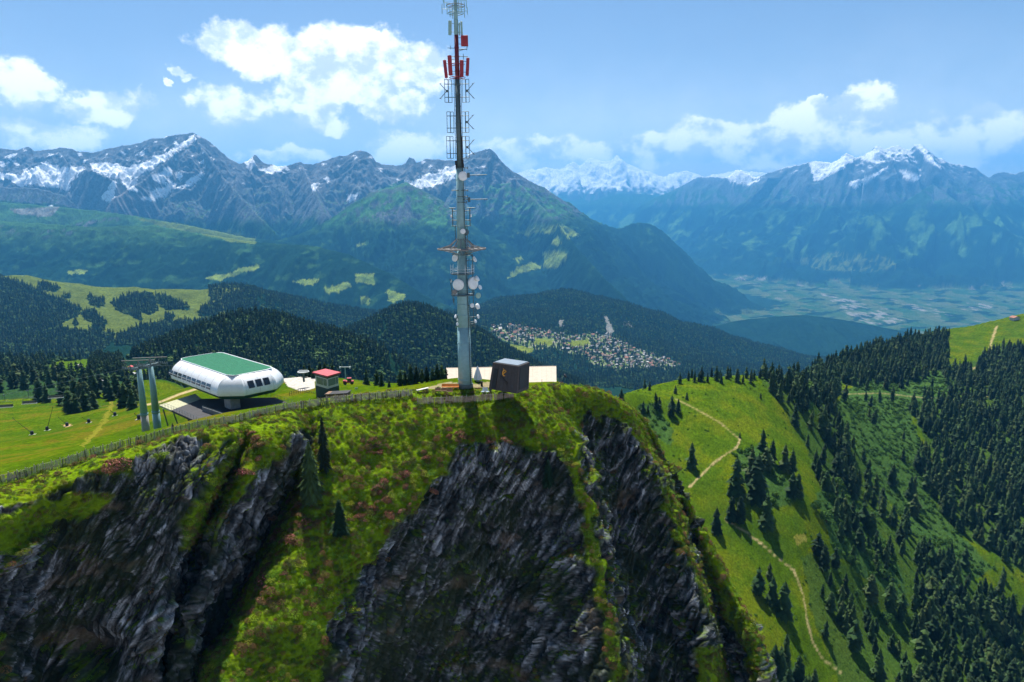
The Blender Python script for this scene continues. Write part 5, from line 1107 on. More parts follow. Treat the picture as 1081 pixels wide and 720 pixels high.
def make_bench(w, mat):
    s, k, l = bench_parts(w); return s.mesh('seat', mat), k.mesh('backrest', mat), l.mesh('leg', mat)
OB = make_bench(1.25, M_ORANGE); NB = make_bench(1.2, M_WOODB)
def bench(loc, rz, ms, w, label, group):
    o = empty('wooden_bench', loc, rz); setp(o, label, 'bench', group); link('seat', ms[0], o); link('backrest', ms[1], o)
    for s in (-1, 1): l = link('leg', ms[2], o); l.location = (s*(w/2-.12), 0, 0)
    o.scale = (1.0, 1.15, 1.35); return o
for i, (px, lab) in enumerate([(469.5, 'orange varnished bench at the mast end of its row, left one'), (475.6, 'orange varnished bench in the middle of its row of three'), (481.4, 'orange varnished bench at the right end of its row nearest the mast')]):
    bench(gpos(px, 151.5), math.pi+.1, OB, 1.25, lab, 'orange benches on the terrace')
for i, (px, lab) in enumerate([(462.4, 'brown wooden bench at the left end of the front row'), (468.6, 'brown wooden bench in the middle of the front row'), (474.8, 'brown wooden bench at the right end of the front row')]):
    bench(gpos(px, 149.2), math.pi+.1, NB, 1.2, lab, 'brown benches on the terrace')
g = gpos(446, 149.5); b = MB(); b.box((0, 0, .55), (1.3, .35, .06), Matrix.Rotation(-.12, 3, 'Y')); o = empty('picnic_table', g, .35); setp(o, 'long pale picnic table left of the brown benches', 'table'); b.build('table_top', simple('bleached wood', (.6, .58, .52), .8), o)
for s in (-1, 1): b = MB(); b.box((s*.95, 0, .26), (.05, .3, .27)); b.build('leg', M_WOODG, o)
def person(loc, rz, pts, edges, rad, label, mcl, head_i, skin=(.35, .22, .16)):
    me = bpy.data.meshes.new('body'); me.from_pydata(pts, edges, []); me.materials.append(mcl); o = link('person', me); setp(o, label, 'person'); o.location = loc; o.rotation_euler = (0, 0, rz)
    md = o.modifiers.new('skin', 'SKIN'); 
    for i, r in enumerate(rad): me.skin_vertices[0].data[i].radius = (r, r)
    me.skin_vertices[0].data[0].use_root = True
    sb = o.modifiers.new('sub', 'SUBSURF'); sb.levels = 1; sb.render_levels = 2
    h = Vector(pts[head_i]); b = MB(); b.lathe([(.005, .125), (.07, .10), (.105, .04), (.108, -.02), (.09, -.07), (.05, -.10)], h+Vector((0, .015, .03)), 12); b.build('hair', M_BLACK, o, True)
    return o
SIT = [(0, 0, .50), (0, .03, .75), (0, .02, 1.0), (0, 0, 1.12), (0, -.02, 1.27), (.19, 0, 1.0), (.24, -.12, .75), (.17, -.32, .66), (-.19, 0, 1.0), (-.24, -.12, .75), (-.17, -.32, .66), (.1, 0, .5), (.12, -.42, .50), (.12, -.46, .08), (.12, -.60, .04), (-.1, 0, .5), (-.12, -.42, .50), (-.12, -.46, .08), (-.12, -.60, .04)]
ED = [(0, 1), (1, 2), (2, 3), (3, 4), (2, 5), (5, 6), (6, 7), (2, 8), (8, 9), (9, 10), (0, 11), (11, 12), (12, 13), (13, 14), (0, 15), (15, 16), (16, 17), (17, 18)]
RD = [.15, .14, .15, .06, .10, .07, .05, .04, .07, .05, .04, .10, .075, .05, .04, .10, .075, .05, .04]
STD = [(0, 0, .95), (0, .02, 1.15), (0, .02, 1.40), (0, 0, 1.52), (0, -.02, 1.66), (.20, 0, 1.40), (.27, .02, 1.14), (.22, -.16, .98), (-.20, 0, 1.40), (-.27, .02, 1.14), (-.22, -.16, .98), (.1, 0, .92), (.12, -.03, .50), (.13, .02, .08), (.14, -.13, .03), (-.1, 0, .92), (-.12, .03, .50), (-.13, .05, .08), (-.14, -.10, .03)]
g = gpos(517.6, 149.6); person(g, 0.2, SIT, ED, RD, 'person in dark clothes sitting beside the cabin door', M_BLACK, 4)
b = MB(); st = empty('stool', g); setp(st, 'small dark stool under the seated person by the cabin', 'stool'); b.box((0, .02, .36), (.24, .22, .03)); b.build('seat', M_WOODB, st)
for i in (-1, 1):
    for j in (-1, 1): b = MB(); b.box((i*.19, .02+j*.17, .17), (.025, .025, .17)); b.build('leg', M_WOODB, st)
gp = gpos(508.6, 153.5); b = MB(); b.lathe([(.24, 0), (.26, .9), (.22, 1.0), (.05, 1.08)], n=14); o = b.build('waste_bin', M_BLACK, None, True); o.location = gp; setp(o, 'dark waste bin at the foot of the closed parasol', 'bin')
# folded deckchairs by the cabin
for i, (px, Y) in enumerate([(514.0, 149.9), (510.2, 150.1)]):
    g = gpos(px, Y); o = empty('deck_chair', g, .4-.8*i); setp(o, ['pale blue deck chair nearer the seated person by the cabin', 'pale blue deck chair nearer the benches, left of its twin'][i], 'deck chair', 'deck chairs before the cabin')
    b = MB(); b.box((0, .35, .62), (.33, .03, .5), Matrix.Rotation(-.6, 3, 'X')); b.box((0, -.3, .30), (.33, .35, .025)); b.build('sling', simple('pale blue canvas', (.22, .30, .36), .8), o)
    for s in (-1, 1): b = MB(); b.tube([(s*.36, -.6, .30), (s*.36, .1, .28), (s*.36, .75, 1.15)], .03, 5); b.tube([(s*.36, .45, 0), (s*.36, -.35, .32)], .03, 5); b.tube([(s*.36, -.45, 0), (s*.36, .2, .4)], .03, 5); b.build('frame', M_WOODG, o)
# posts and lamp on the grassy knob right of the cabin
for px, h, lab in [(572, 1.5, 'thin wooden post on turf right of the cabin'), (584, 1.3, 'short thin post between cabin and floodlight')]:
    g = gpos(px, 153.5); b = MB(); b.tube([(0, 0, -.2), (.03, 0, h)], .05, 6); b.tube([(-.06, 0, h), (.12, 0, h)], .03, 5); o = b.build('post', M_STEELD); o.location = g; setp(o, lab, 'post')
g = gpos(592, 154); fl = empty('floodlight', g); setp(fl, 'dark floodlight on a pole on the grassy cliff top', 'floodlight')
b = MB(); b.tube([(0, 0, -.2), (0, 0, 2.2), (.7, 0, 2.6)], .06, 7); b.build('pole', M_STEELD, fl); b = MB(); b.lathe([(.1, -.35), (.42, -.1), (.46, .12), (.3, .16)], (1.0, 0, 2.75), 14, face_dir((.8, -.3, .5))); b.build('lamp_head', M_BLACK, fl, True)
# ------------------------------------------------------------------ fences along the edge
def crest_pt(px):
    a = [c for c in CREST if c[0] > -200]; y = float(np.interp(px, [c[0] for c in a], [c[1] for c in a])); Y = float(np.interp(px, [c[0] for c in a], [c[2] for c in a])); x = float(P(px, y, Y)[0]); Y -= .9; return Vector((x, Y, ground_z(x, Y)))
def fence(x0, x1, label, mats, hgt, gap, name='picket_fence', line=None):
    keyp = [crest_pt(px) if line is None else Vector(cliff_at(px, float(pline(line, px)), 2.5)) for px in np.linspace(x0, x1, int(abs(x1-x0)/9)+2)]
    o = empty(name, keyp[0]); setp(o, label, 'fence'); b = MB(); ra = MB(); po = MB(); o0 = keyp[0]; acc = 0.; r = np.random.default_rng(3)
    for a, c in zip(keyp[:-1], keyp[1:]):
        d = c-a; L = math.hypot(d.x, d.y); n = max(1, int(L/gap)); ang = math.atan2(d.y, d.x)
        for i in range(n):
            if r.random() < .05: continue
            p = a+d*((i+.5)/n)-o0; h = hgt*r.uniform(.84, 1.1); M = Matrix.Rotation(ang, 3, 'Z')@Matrix.Rotation(r.normal(0, .06), 3, 'Y')@Matrix.Rotation(r.normal(0, .05), 3, 'X'); b.box((p.x, p.y, p.z+h/2-.15), (.062*r.uniform(.8, 1.3), .018, h/2), M, int(r.random() < .22))
        for z in (.35, .85): ra.tube([a-o0+Vector((0, .05, z*hgt)), c-o0+Vector((0, .05, z*hgt))], .028, 4)
        po.tube([a-o0+Vector((0, .1, -.4)), a-o0+Vector((0, .1, hgt*1.08))], .06, 6)
    b.build('pickets', mats, o); ra.build('rail', M_WOODG, o); po.build('posts', M_WOODG, o)
fence(-40, 436, 'long weathered grey picket fence following the cliff top', [M_WOODG, simple('dark weathered wood', (.10, .09, .075), .9)], 1.45, .20)
fence(440, 541, 'short brownish picket fence in front of the benches and cabin', [simple('pale brown wood', (.30, .22, .17), .9, var=.3), simple('pinkish bleached wood', (.36, .30, .27), .9)], 1.5, .19, line=[(440, 424.5), (470, 423.5), (500, 421.5), (541, 419)])
g = crest_pt(183)+Vector((0, 1.0, 0)); person(g, 2.9, STD, ED, RD, 'person in black standing behind the picket fence near the pylons', M_BLACK, 4)
# ------------------------------------------------------------------ chairlift top station
zR = at(247, 396.8, 150).z
A_, B_, C2, E_ = onz(193.5, 380, zR), onz(229.6, 371.8, zR), onz(283, 387, zR), onz(247.6, 398.5, zR)
ctr = (A_+B_+C2+E_)/4; ax = ((A_-E_)+(B_-C2)).normalized(); wd = Vector((ax.y, -ax.x, 0))           # ax: away to the left, wd: to the back right
if wd.y < 0: wd = -wd
Lh = ((A_-E_).length+(B_-C2).length)/4; Wh = abs((B_-A_).dot(wd)+(C2-E_).dot(wd))/4; Lh *= 1.06; Wh *= 1.06
Zb = onz(245, 421, 0).z; hh = 24.5*150/F
stn = empty('lift_station', (ctr.x, ctr.y, zR-hh), math.atan2(ax.y, ax.x)); setp(stn, 'white chairlift top station with green flat roof and rows of windows', 'lift station')
def outline(lx, ly, cut, n=5):                               # rounded, corner cut rectangle
    pts = []
    for sx_, sy_, a0 in ((1, 1, 0), (-1, 1, 90), (-1, -1, 180), (1, -1, 270)):
        for i in range(n):
            a = R(a0+90*i/(n-1)); pts.append((sx_*(lx-cut)+cut*math.cos(a), sy_*(ly-cut)+cut*math.sin(a)))
    return pts
def loft(levels, mat, name, par, caps=(True, True), smooth=True):
    b = MB(); n = len(levels[0][0]); vs = [(x, y, z) for pts, z in levels for x, y in pts]
    fs = [(i*n+j, i*n+(j+1) % n, (i+1)*n+(j+1) % n, (i+1)*n+j) for i in range(len(levels)-1) for j in range(n)]
    if caps[0]: fs.append(tuple(range(n))[::-1])
    if caps[1]: fs.append(tuple((len(levels)-1)*n+j for j in range(n)))
    b.add(vs, fs); return b.build(name, mat, par, smooth)
Hs = hh
lv = []
PROF = [(.15, 2.45), (.18, 2.55), (.32, 2.62), (.44, 2.55), (.57, 2.30), (.69, 1.95), (.80, 1.48), (.90, .88), (.97, .35), (1.0, .06)]
for z, e in PROF:
    lv.append((outline(Lh+e*1.0, Wh+e, 2.0+e*.75, 2), z*Hs))
h_ = loft(lv, M_WHITE, 'hull', stn, (True, True))
sm = h_.modifiers.new('edge', 'EDGE_SPLIT'); sm.split_angle = R(28)
loft([(outline(Lh+.4, Wh+.2, 2.4, 2), -.10*Hs), (outline(Lh+1.7, Wh+1.7, 3.2, 2), -.015*Hs), (outline(Lh+2.36, Wh+2.36, 3.75, 2), .149*Hs)], M_DGREEN, 'underside', stn, (True, True), False)
b = MB(); b.prism(outline(Lh-.15, Wh-.15, 1.7, 3), Hs+.004, Hs+.10); b.build('green_roof', M_GREEN, stn)
b = MB(); po_ = outline(Lh+.05, Wh+.05, 2.1, 3); b.tube([(x, y, Hs+.06) for x, y in po_]+[(po_[0][0], po_[0][1], Hs+.06)], .12, 5); b.build('roof_edge', M_WHITE, stn)
b = MB()
for i in range(int(2*Lh/1.0)): x = -Lh+1+i*1.0; b.box((x, 0, Hs+.118), (.02, Wh-.35 if abs(x) < Lh-1.6 else Wh-1.4, .015))
b.build('roof_seams', simple('green seam', (.004, .17, .09), .5), stn)
def hull_pt(side, u, zf):                                     # point on the hull: side 'f' front long side, 'e' near end
    e = float(np.interp(zf, [a for a, _ in PROF], [a for _, a in PROF]))
    return (Vector((u, SF*(Wh+e), zf*Hs)) if side == 'f' else Vector((SE*(Lh+e), u, zf*Hs)))
b = MB()
for x in np.linspace(-Lh+1.5, Lh-1.5, 8):
    for s in (-1, 1): b.tube([(x, s*(Wh+e+.004), z*Hs) for z, e in PROF], .022, 4)
for y in np.linspace(-Wh+2.0, Wh-2.0, 3):
    for s in (-1, 1): b.tube([(s*(Lh+e+.004), y, z*Hs) for z, e in PROF], .022, 4)
b.build('panel_joints', simple('joint grey', (.30, .31, .33), .6), stn)
# which local sides face the camera
fl_ = stn.matrix_basis.to_3x3() if False else Matrix.Rotation(stn.rotation_euler.z, 3, 'Z')
SF = -1 if (fl_@Vector((0, -1, 0))).dot(Vector((0, 0, 0))-stn.location) > 0 else 1; SE = -1
def quad_slab(c, n, t=.06):
    n2 = (c[1]-c[0]).cross(c[3]-c[0]).normalized(); n = n2 if n2.dot(n) > 0 else -n2; vs = [v-n*.06 for v in c]+[v+n*(t+.02) for v in c]; return vs, [(0, 1, 2, 3), (4, 5, 6, 7), (0, 1, 5, 4), (1, 2, 6, 5), (2, 3, 7, 6), (3, 0, 4, 7)]
nwin = 9; u0, u1 = Lh-.2, -Lh+4.6
for i in range(nwin):
    ua = u0+(u1-u0)*(i+.12)/nwin; ub = u0+(u1-u0)*(i+.88)/nwin; c = [hull_pt('f', ua, .445), hull_pt('f', ub, .445), hull_pt('f', ub, .57), hull_pt('f', ua, .57)]
    b = MB(); b.add(*quad_slab(c, Vector((0, SF, .25)))); w = b.build('window', M_GLASS, stn)
    b = MB(); um = [hull_pt('f', ua, .43), hull_pt('f', ub, .43), hull_pt('f', ub, .442), hull_pt('f', ua, .442)]; b.add(*quad_slab(um, Vector((0, SF, .25)), .10)); b.build('glazing_bar', M_WHITE, w)
    c = [hull_pt('f', ua, .34), hull_pt('f', ub, .34), hull_pt('f', ub, .425), hull_pt('f', ua, .425)]; b = MB(); b.add(*quad_slab(c, Vector((0, SF, .02)))); b.build('lower_pane', simple('brown tinted glass', (.06, .04, .04), .15) if i == 0 else bpy.data.materials['brown tinted glass'], w)
for i in range(3):
    ua = -2.4+i*1.8; b = MB()
    for z0_, z1_ in ((.44, .57), (.57, .69), (.69, .74)): c = [hull_pt('e', ua, z0_), hull_pt('e', ua+1.35, z0_), hull_pt('e', ua+1.35, z1_), hull_pt('e', ua, z1_)]; b.add(*quad_slab(c, Vector((SE, 0, .25))))
    b.build('window', M_GLASS, stn)
zdk = None
deck_z = at(247, 432, 151).z
zl = deck_z-stn.location.z
pl_ = Matrix.Rotation(-stn.rotation_euler.z, 3, 'Z')@(onz(247, 430.5, deck_z)-stn.location); b = MB(); b.box((pl_.x+.6, pl_.y, zl/2), (1.5, 1.1, abs(zl)/2+.3)); b.build('pillar', M_CONC, stn)
b = MB(); b.box((Lh*.55, 0, (zl-.1*Hs)/2), (.8, .8, abs(zl+.1*Hs)/2)); b.build('pillar', M_CONC, stn)
b = MB()
for x in (-Lh*.8, -Lh*.1, Lh*.5):
    for s in (-1, 1): b.tube([(x, s*Wh*.8, -.1*Hs), (x, s*Wh*.8, -.1*Hs-1.2)], .07, 5); b.tube([(x, s*Wh*.8, -.1*Hs-1.2), (x+.9, s*Wh*.8, -.1*Hs-1.2)], .05, 5)
b.build('guide_hangers', M_STEELD, stn)
b = MB(); b.tube([(Lh+2.0, 0, .55*Hs), (Lh+5.0, 0, .62*Hs)], .18, 6); b.tube([(Lh+2.0, SF*1.8, .45*Hs), (Lh+4.4, SF*1.8, .62*Hs)], .14, 6); b.build('rope_arm', M_WHITE, stn)
# deck under the station
dk = empty('station_deck', (ctr.x, ctr.y, deck_z)); setp(dk, 'dark elevated boarding deck under the white chairlift station', 'deck'); D = lambda px, py: onz(px, py, deck_z)-dk.location
pts = [D(181, 433), D(211, 446.5), D(246, 444), D(312, 428), D(290, 419.5), D(213, 421)]
b = MB(); b.prism([(p.x, p.y) for p in pts], -.45, 0); b.build('floor', M_ASPH, dk)  # dark asphalt, with the station's shadow also put into its colour
pts2 = [D(168, 427.5), D(181, 433.1), D(213, 421.1), D(206, 415.5)]; b = MB(); b.prism([(p.x, p.y) for p in pts2], -.40, -.02); b.build('sunlit_floor', simple('sunlit deck floor', (.36, .36, .24), .9), dk)  # sunlit strip of the same deck floor, the sun put into a paler colour
b = MB()
def rail(a, c, h=1.05):
    n = max(2, int((c-a).length/1.3))
    for i in range(n+1): p = a.lerp(c, i/n); b.tube([p, p+Vector((0, 0, h))], .03, 4)
    for z in (h*.5, h): b.tube([a+Vector((0, 0, z)), c+Vector((0, 0, z))], .03, 4)
rail(D(168, 427.5), D(181, 433)); rail(D(181, 433), D(211, 446.5)); rail(D(214, 433), D(243, 443.5)); rail(D(286, 420), D(312, 428)); b.build('railing', M_STEELD, dk)
b = MB()
for (px, py, qx_, qy_) in [(183, 434, 196, 449), (198, 441, 200, 449), (203, 443, 209, 449.5), (172, 430, 176, 440)]:
    p = D(px, py); e = onz(px, py, deck_z); g2 = Vector((e.x+.8, e.y+.2, ground_z(e.x, e.y)-.5)); b.tube([p+Vector((0, 0, -.4)), g2-dk.location], .14, 6)
b.build('struts', M_STEELD, dk)
b = MB(); a_, c2_ = D(214, 434), D(243, 444); d_ = (c2_-a_); b.box(((a_+c2_)/2+Vector((0, 0, .5))), (d_.length/2, .06, .5), Matrix.Rotation(math.atan2(d_.y, d_.x), 3, 'Z')); b.build('side_panel', simple('grey panel', (.14, .15, .16), .6), dk)
# ------------------------------------------------------------------ lift pylons, rope and chairs
PY = []
for i, (px, py, ptop, lab) in enumerate([(154.5, 457, 380, 'left lift pylon with a pale concrete foot section'), (166.5, 453.5, 376, 'right lift pylon, plain steel, nearer the white station')]):
    yp = 168.0-3*i; xp = float(P(px, py, yp)[0]); g = Vector((xp, yp, float(height(np.array([xp]), np.array([yp]), far=False)[0])-.3)); o = empty('lift_pylon', g); setp(o, lab, 'lift pylon', 'pylons of the chairlift'); s = g.y/F; H = (py-ptop)*s
    b = MB(); b.lathe([(4.1*s, -1), (3.9*s, H*.34)], n=16); b.build('foot_section', M_CONC if i == 0 else M_STEEL, o, True)
    b = MB(); b.lathe([(3.75*s, H*.34), (2.5*s, H)], n=16); b.lathe([(4.2*s, H*.325), (4.2*s, H*.355)], n=16); b.build('tube', M_STEEL, o, True)
    d = Vector((-.85, .53, 0)).normalized(); w = Vector((-d.y, d.x, 0)); Mz = Matrix.Rotation(math.atan2(d.y, d.x), 3, 'Z')
    b = MB(); b.box((0, 0, H+.2), (.35, 2.3, .3), Mz); b.build('crossarm', M_STEELD, o)
    for sgn in (-1, 1):
        b = MB(); c = w*sgn*2.1+Vector((0, 0, H+.3)); b.tube([c-d*3.4+Vector((0, 0, .25)), c+d*3.4+Vector((0, 0, -.15))], .14, 6)
        for k in range(8):
            q2 = c+d*(-3.15+k*.9)+Vector((0, 0, .38-.05*k)); b.lathe([(.30, -.09), (.24, 0), (.30, .09)], q2, 12, face_dir(w))
        b.tube([c, c+Vector((0, 0, .9))], .09, 5); b.build('sheave_train', M_STEELD, o)
    b = MB(); hb = Vector((-.97, .1, 0)); b.tube([Vector((0, 0, H+2.3))-hb*4.4, Vector((0, 0, H+1.9))+hb*4.4], .10, 6); b.tube([(0, 0, H), (0, 0, H+2.0)], .14, 6); b.tube([w*1.0+Vector((0, 0, H+.4)), Vector((0, 0, H+1.9))], .06, 5); b.tube([-w*1.0+Vector((0, 0, H+.4)), Vector((0, 0, H+1.9))], .06, 5)
    b.build('work_frame', M_RUSTW, o); PY.append((g, H, d, w))
    b = MB()
    for k in range(int(H/.5)): b.tube([(3.0*s, -2.9*s, .6+k*.5), (3.5*s, -3.3*s, .6+k*.5)], .03, 4)
    b.build('rungs', M_STEELD, o)
g, H, d, w = PY[0]
head = g+Vector((0, 0, H+.8)); cen = Vector((ctr.x, ctr.y, stn.location.z+.45*Hs))
chair_px = [(59, 419.5), (31, 425.5), (6, 429.5)]
ends = []
dd_ = d.copy()
CHP = []
for (px, py) in chair_px:                                     # along the line of the lift
    best = None
    for t in np.linspace(8, 260, 500):
        x, y = head.x+dd_.x*t, head.y+dd_.y*t; u, v = proj(np.array([x, y, 0.])); 
        if best is None or abs(u-px) < best[0]: best = (abs(u-px), x, y)
    CHP.append(Vector(P(px, py, best[2])))
def make_chair(loc, rz, label, first=None):
    o = empty('lift_chair', loc, rz); setp(o, label, 'lift chair', 'chairs hanging from the lift rope'); return o
wdir = math.atan2(dd_.y, dd_.x)+math.pi/2
cs = MB(); cs.box((0, 0, 0), (1.75, .28, .05)); cs.box((0, .3, .32), (1.75, .04, .30), Matrix.Rotation(-.2, 3, 'X')); ch_seat = cs.mesh('seat', simple('dark seat cover', (.05, .06, .05), .7))
cs = MB(); cs.box((0, -.02, -.12), (1.85, .36, .06)); ch_un = cs.mesh('seat_shell', M_WHITE)
cs = MB()
for s in (-1, 1): cs.tube([(s*1.8, -.3, 0), (s*1.8, .35, .05), (s*1.8, .42, 1.0), (s*1.1, .3, 1.5), (0, .2, 1.7)], .05, 6)
cs.tube([(-1.7, -.45, .55), (1.7, -.45, .55)], .04, 5); cs.tube([(0, .2, 1.7), (0, .25, 2.6), (0, 0, 3.6)], .07, 6); cs.box((0, 0, 3.65), (.3, .1, .12)); ch_fr = cs.mesh('hanger_frame', M_STEELD)
for p, lab in zip(CHP, ['empty lift chair in front of the trees, nearest the pylons', 'lift chair in the middle of the line with a yellowish tint', 'lift chair cut by the left edge of the picture']):
    o = make_chair(p, .25, lab); link('seat', ch_seat, o); link('seat_shell', ch_un, o); link('hanger_frame', ch_fr, o)
b = MB(); rp = [cen+Vector((ax.x, ax.y, 0))*Lh, head]+[p+Vector((0, 0, 3.7)) for p in CHP]; last = rp[-1]+(rp[-1]-rp[-2])*4; rp.append(last); o0 = rp[0].copy()
b.tube([q_-o0 for q_ in rp], .045, 5); o = b.build('lift_rope', M_STEELD); o.location = o0; setp(o, 'steel haul rope from the white station past the pylons carrying the chairs', 'rope')
# ------------------------------------------------------------------ snow lances in the left meadow
for (bx_, by2, tx, ty, lab) in [(34, 459, 14, 442, 'snow lance nearest the left edge, tilted far to the left'), (50, 454.5, 55.5, 431, 'nearly upright snow lance, second from the left edge'), (71, 450, 62, 441, 'snow lance on the sandy patch leaning left'), (94, 446.5, 87, 441, 'short looking snow lance left of the mown track'), (121.5, 439, 116.5, 433.5, 'farthest snow lance, near the trees left of the pylons'), (147, 443, 142, 437, 'snow lance just left of the pylons')]:
    g = ray_ground(bx_, by2, 125)
    if g is None: continue
    g = Vector(g); tip = Vector(P(tx, ty, g.y-1))-g; o = empty('snow_lance', g); setp(o, lab, 'snow lance', 'snow lances on the left meadow')
    b = MB(); b.tube([(0, 0, .6), tip], [.11, .05], 6); b.tube([tip, tip*1.04+Vector((.1, 0, .3))], .10, 6); b.build('lance', M_BLACK, o); b = MB(); b.lathe([(.55, -.3), (.55, 1.2), (.35, 1.5), (.1, 1.55)], n=12); b.build('hydrant_pad', simple('dark foam pad', (.03, .035, .05), .8), o, True); b = MB(); b.box((.2, -.1, .02), (1.0, .8, .12)); b.build('plinth', M_CONC, o)
# ------------------------------------------------------------------ red roofed hut
zrf = at(345, 397.4, 163).z
L_, K_, Rr, Fr_ = [onz(x, y, zrf) for x, y in ((329.5, 393.2), (343.6, 389.6), (359.8, 393.3), (345.5, 397.4))]
cen2 = (L_+Rr)/2; hut = empty('lift_hut', (cen2.x, cen2.y, zrf)); setp(hut, 'small square hut with flat red roof and big windows behind the fence', 'hut'); o0 = hut.location
roof = [v-o0 for v in (L_, Fr_, Rr, K_)]; b = MB(); b.add([v+Vector((0, 0, -.22)) for v in roof]+[v+Vector((0, 0, .10)) for v in roof], [(0, 1, 2, 3), (4, 5, 6, 7), (0, 1, 5, 4), (1, 2, 6, 5), (2, 3, 7, 6), (3, 0, 4, 7)]); b.build('roof', M_REDR, hut)
wl = [v*.80 for v in roof]; Hh = 4.6
def wallring(z0, z1, k, mat, name):
    b = MB(); a = [Vector((v.x*k, v.y*k, z0)) for v in wl]+[Vector((v.x*k, v.y*k, z1)) for v in wl]; b.add(a, [(0, 1, 2, 3), (4, 5, 6, 7), (0, 1, 5, 4), (1, 2, 6, 5), (2, 3, 7, 6), (3, 0, 4, 7)]); return b.build(name, mat, hut)
wallring(-Hh-2, -.25, 1., simple('pale grey wall', (.52, .54, .50), .8), 'wall'); wallring(-.75, -.24, 1.03, M_DGREEN, 'eaves_band'); wallring(-Hh-2, -3.2, 1.03, simple('dark green plinth', (.02, .05, .045), .7), 'plinth')
for (a, c, u0_, u1_) in ((0, 1, .12, .62), (0, 1, .68, .92), (1, 2, .06, .72), (1, 2, .78, .95)):
    A1, B1_ = wl[a], wl[c]; n_ = Vector((B1_.y-A1.y, -(B1_.x-A1.x), 0)); n_ = n_ if n_.dot(A1+B1_) > 0 else -n_
    cc4 = [Vector(((A1.lerp(B1_, u)).x, (A1.lerp(B1_, u)).y, z)) for u, z in ((u0_, -2.6), (u1_, -2.6), (u1_, -1.0), (u0_, -1.0))]; b = MB(); b.add(*quad_slab(cc4, n_)); b.build('window', simple('pale reflecting glass', (.10, .16, .18), .05, 0, .1, 1, .9) if 'pale reflecting glass' not in bpy.data.materials else bpy.data.materials['pale reflecting glass'], hut)
# brown shed in front right of the hut, dark barrier on the gravel
p = at(357, 419.5, 160); sh = empty('timber_shed', p, -.12); setp(sh, 'low brown timber shed in front of the red roofed hut', 'shed'); b = MB(); b.box((0, 0, .1), (2.6, 1.2, 1.0)); b.build('wall', M_WOODB, sh); b = MB(); b.box((0, 0, 1.18), (2.8, 1.4, .06), Matrix.Rotation(-.08, 3, 'Y')); b.build('roof', M_ASPH, sh)
b = MB(); q3 = [onz(x, y, at(318, 408, 175).z) for x, y in ((305, 408), (319, 404.5), (333, 410))]; zq = q3[0]
for a, c in zip(q3[:-1], q3[1:]):
    n = 6
    for i in range(n+1): p = a.lerp(c, i/n)-zq; b.tube([p, p+Vector((0, 0, 1.1))], .05, 4)
    for z in (.55, 1.1): b.tube([a-zq+Vector((0, 0, z)), c-zq+Vector((0, 0, z))], .05, 4)
o = b.build('barrier', M_BLACK); o.location = (zq.x, zq.y, ground_z(zq.x, zq.y)); setp(o, 'black metal barrier on the gravel left of the hut', 'barrier')
# drag lift return wheel and lattice pylon behind, red machine
g = Vector(P(320.5, 397.5, 190)); o = empty('drag_lift_wheel', g); setp(o, 'grey return wheel of a drag lift left of the red roof', 'lift wheel'); b = MB(); b.tube([(0, 0, -1.5), (0, 0, 1.3)], .28, 8); b.build('column', M_STEELD, o); b = MB(); b.lathe([(1.5, -.12), (1.6, 0), (1.5, .12), (.3, .12)], (0, 0, 1.35), 20); b.box((0, 0, 1.6), (1.2, .22, .16)); b.build('wheel', simple('grey machine paint', (.35, .38, .38), .6), o)
g = Vector(P(365.2, 404, 230)); o = empty('lift_mast', g); setp(o, 'thin grey drag lift pylon right behind the red roofed hut', 'pylon'); b = MB(); b.tube([(0, 0, -2), (0, 0, 5.2)], .18, 7); b.build('tube', M_STEEL, o); b = MB(); b.box((0, 0, 5.3), (1.9, .12, .12)); 
for s in (-1, 1):
    for k in range(3): b.lathe([(.35, -.05), (.35, .05)], (s*1.6, -.5+k*.5, 5.15), 10, face_dir((1, 0, 0)))
b.build('crossarm', simple('pale steel', (.45, .5, .52), .5, .3), o)
g = Vector(P(368, 405.5, 196)); o = empty('utility_vehicle', g, .2); setp(o, 'small red utility vehicle parked on the grass behind the hut', 'vehicle')
b = MB(); b.box((0, 0, .75), (1.5, .75, .22)); b.box((-1.1, 0, 1.05), (.4, .7, .16)); b.build('body', M_REDP, o, False, .05); b = MB(); b.box((.25, 0, 1.75), (.62, .65, .05)); b.build('cab_roof', M_REDP, o); b = MB(); b.box((.25, 0, 1.32), (.55, .6, .36)); b.build('cab_glass', M_GLASS, o)
for x in (-.95, .95):
    for s in (-1, 1): b = MB(); b.lathe([(.15, -.14), (.45, -.14), (.48, 0), (.45, .14), (.15, .14)], (x, s*.72, .45), 14, face_dir((0, 1, 0))); b.build('wheel', M_BLACK, o)
g = Vector(P(376.5, 414, 172)); o = empty('marker_post', g); setp(o, 'pale double marker post on the grass behind the fence', 'post'); b = MB()
for s in (-.22, .22): b.tube([(s, 0, -1), (s, 0, 1.3)], .06, 5)
b.box((0, 0, 1.0), (.35, .04, .14)); b.build('frame', simple('pale green paint', (.4, .5, .45), .6), o)
SUN_E = 5.0; SKY_S = .060; EXPO = 0.90; CLOUD_B = 14.6; HAZE_D = 4.8e-5; HAZE_C = (.10, .47, 1.0)
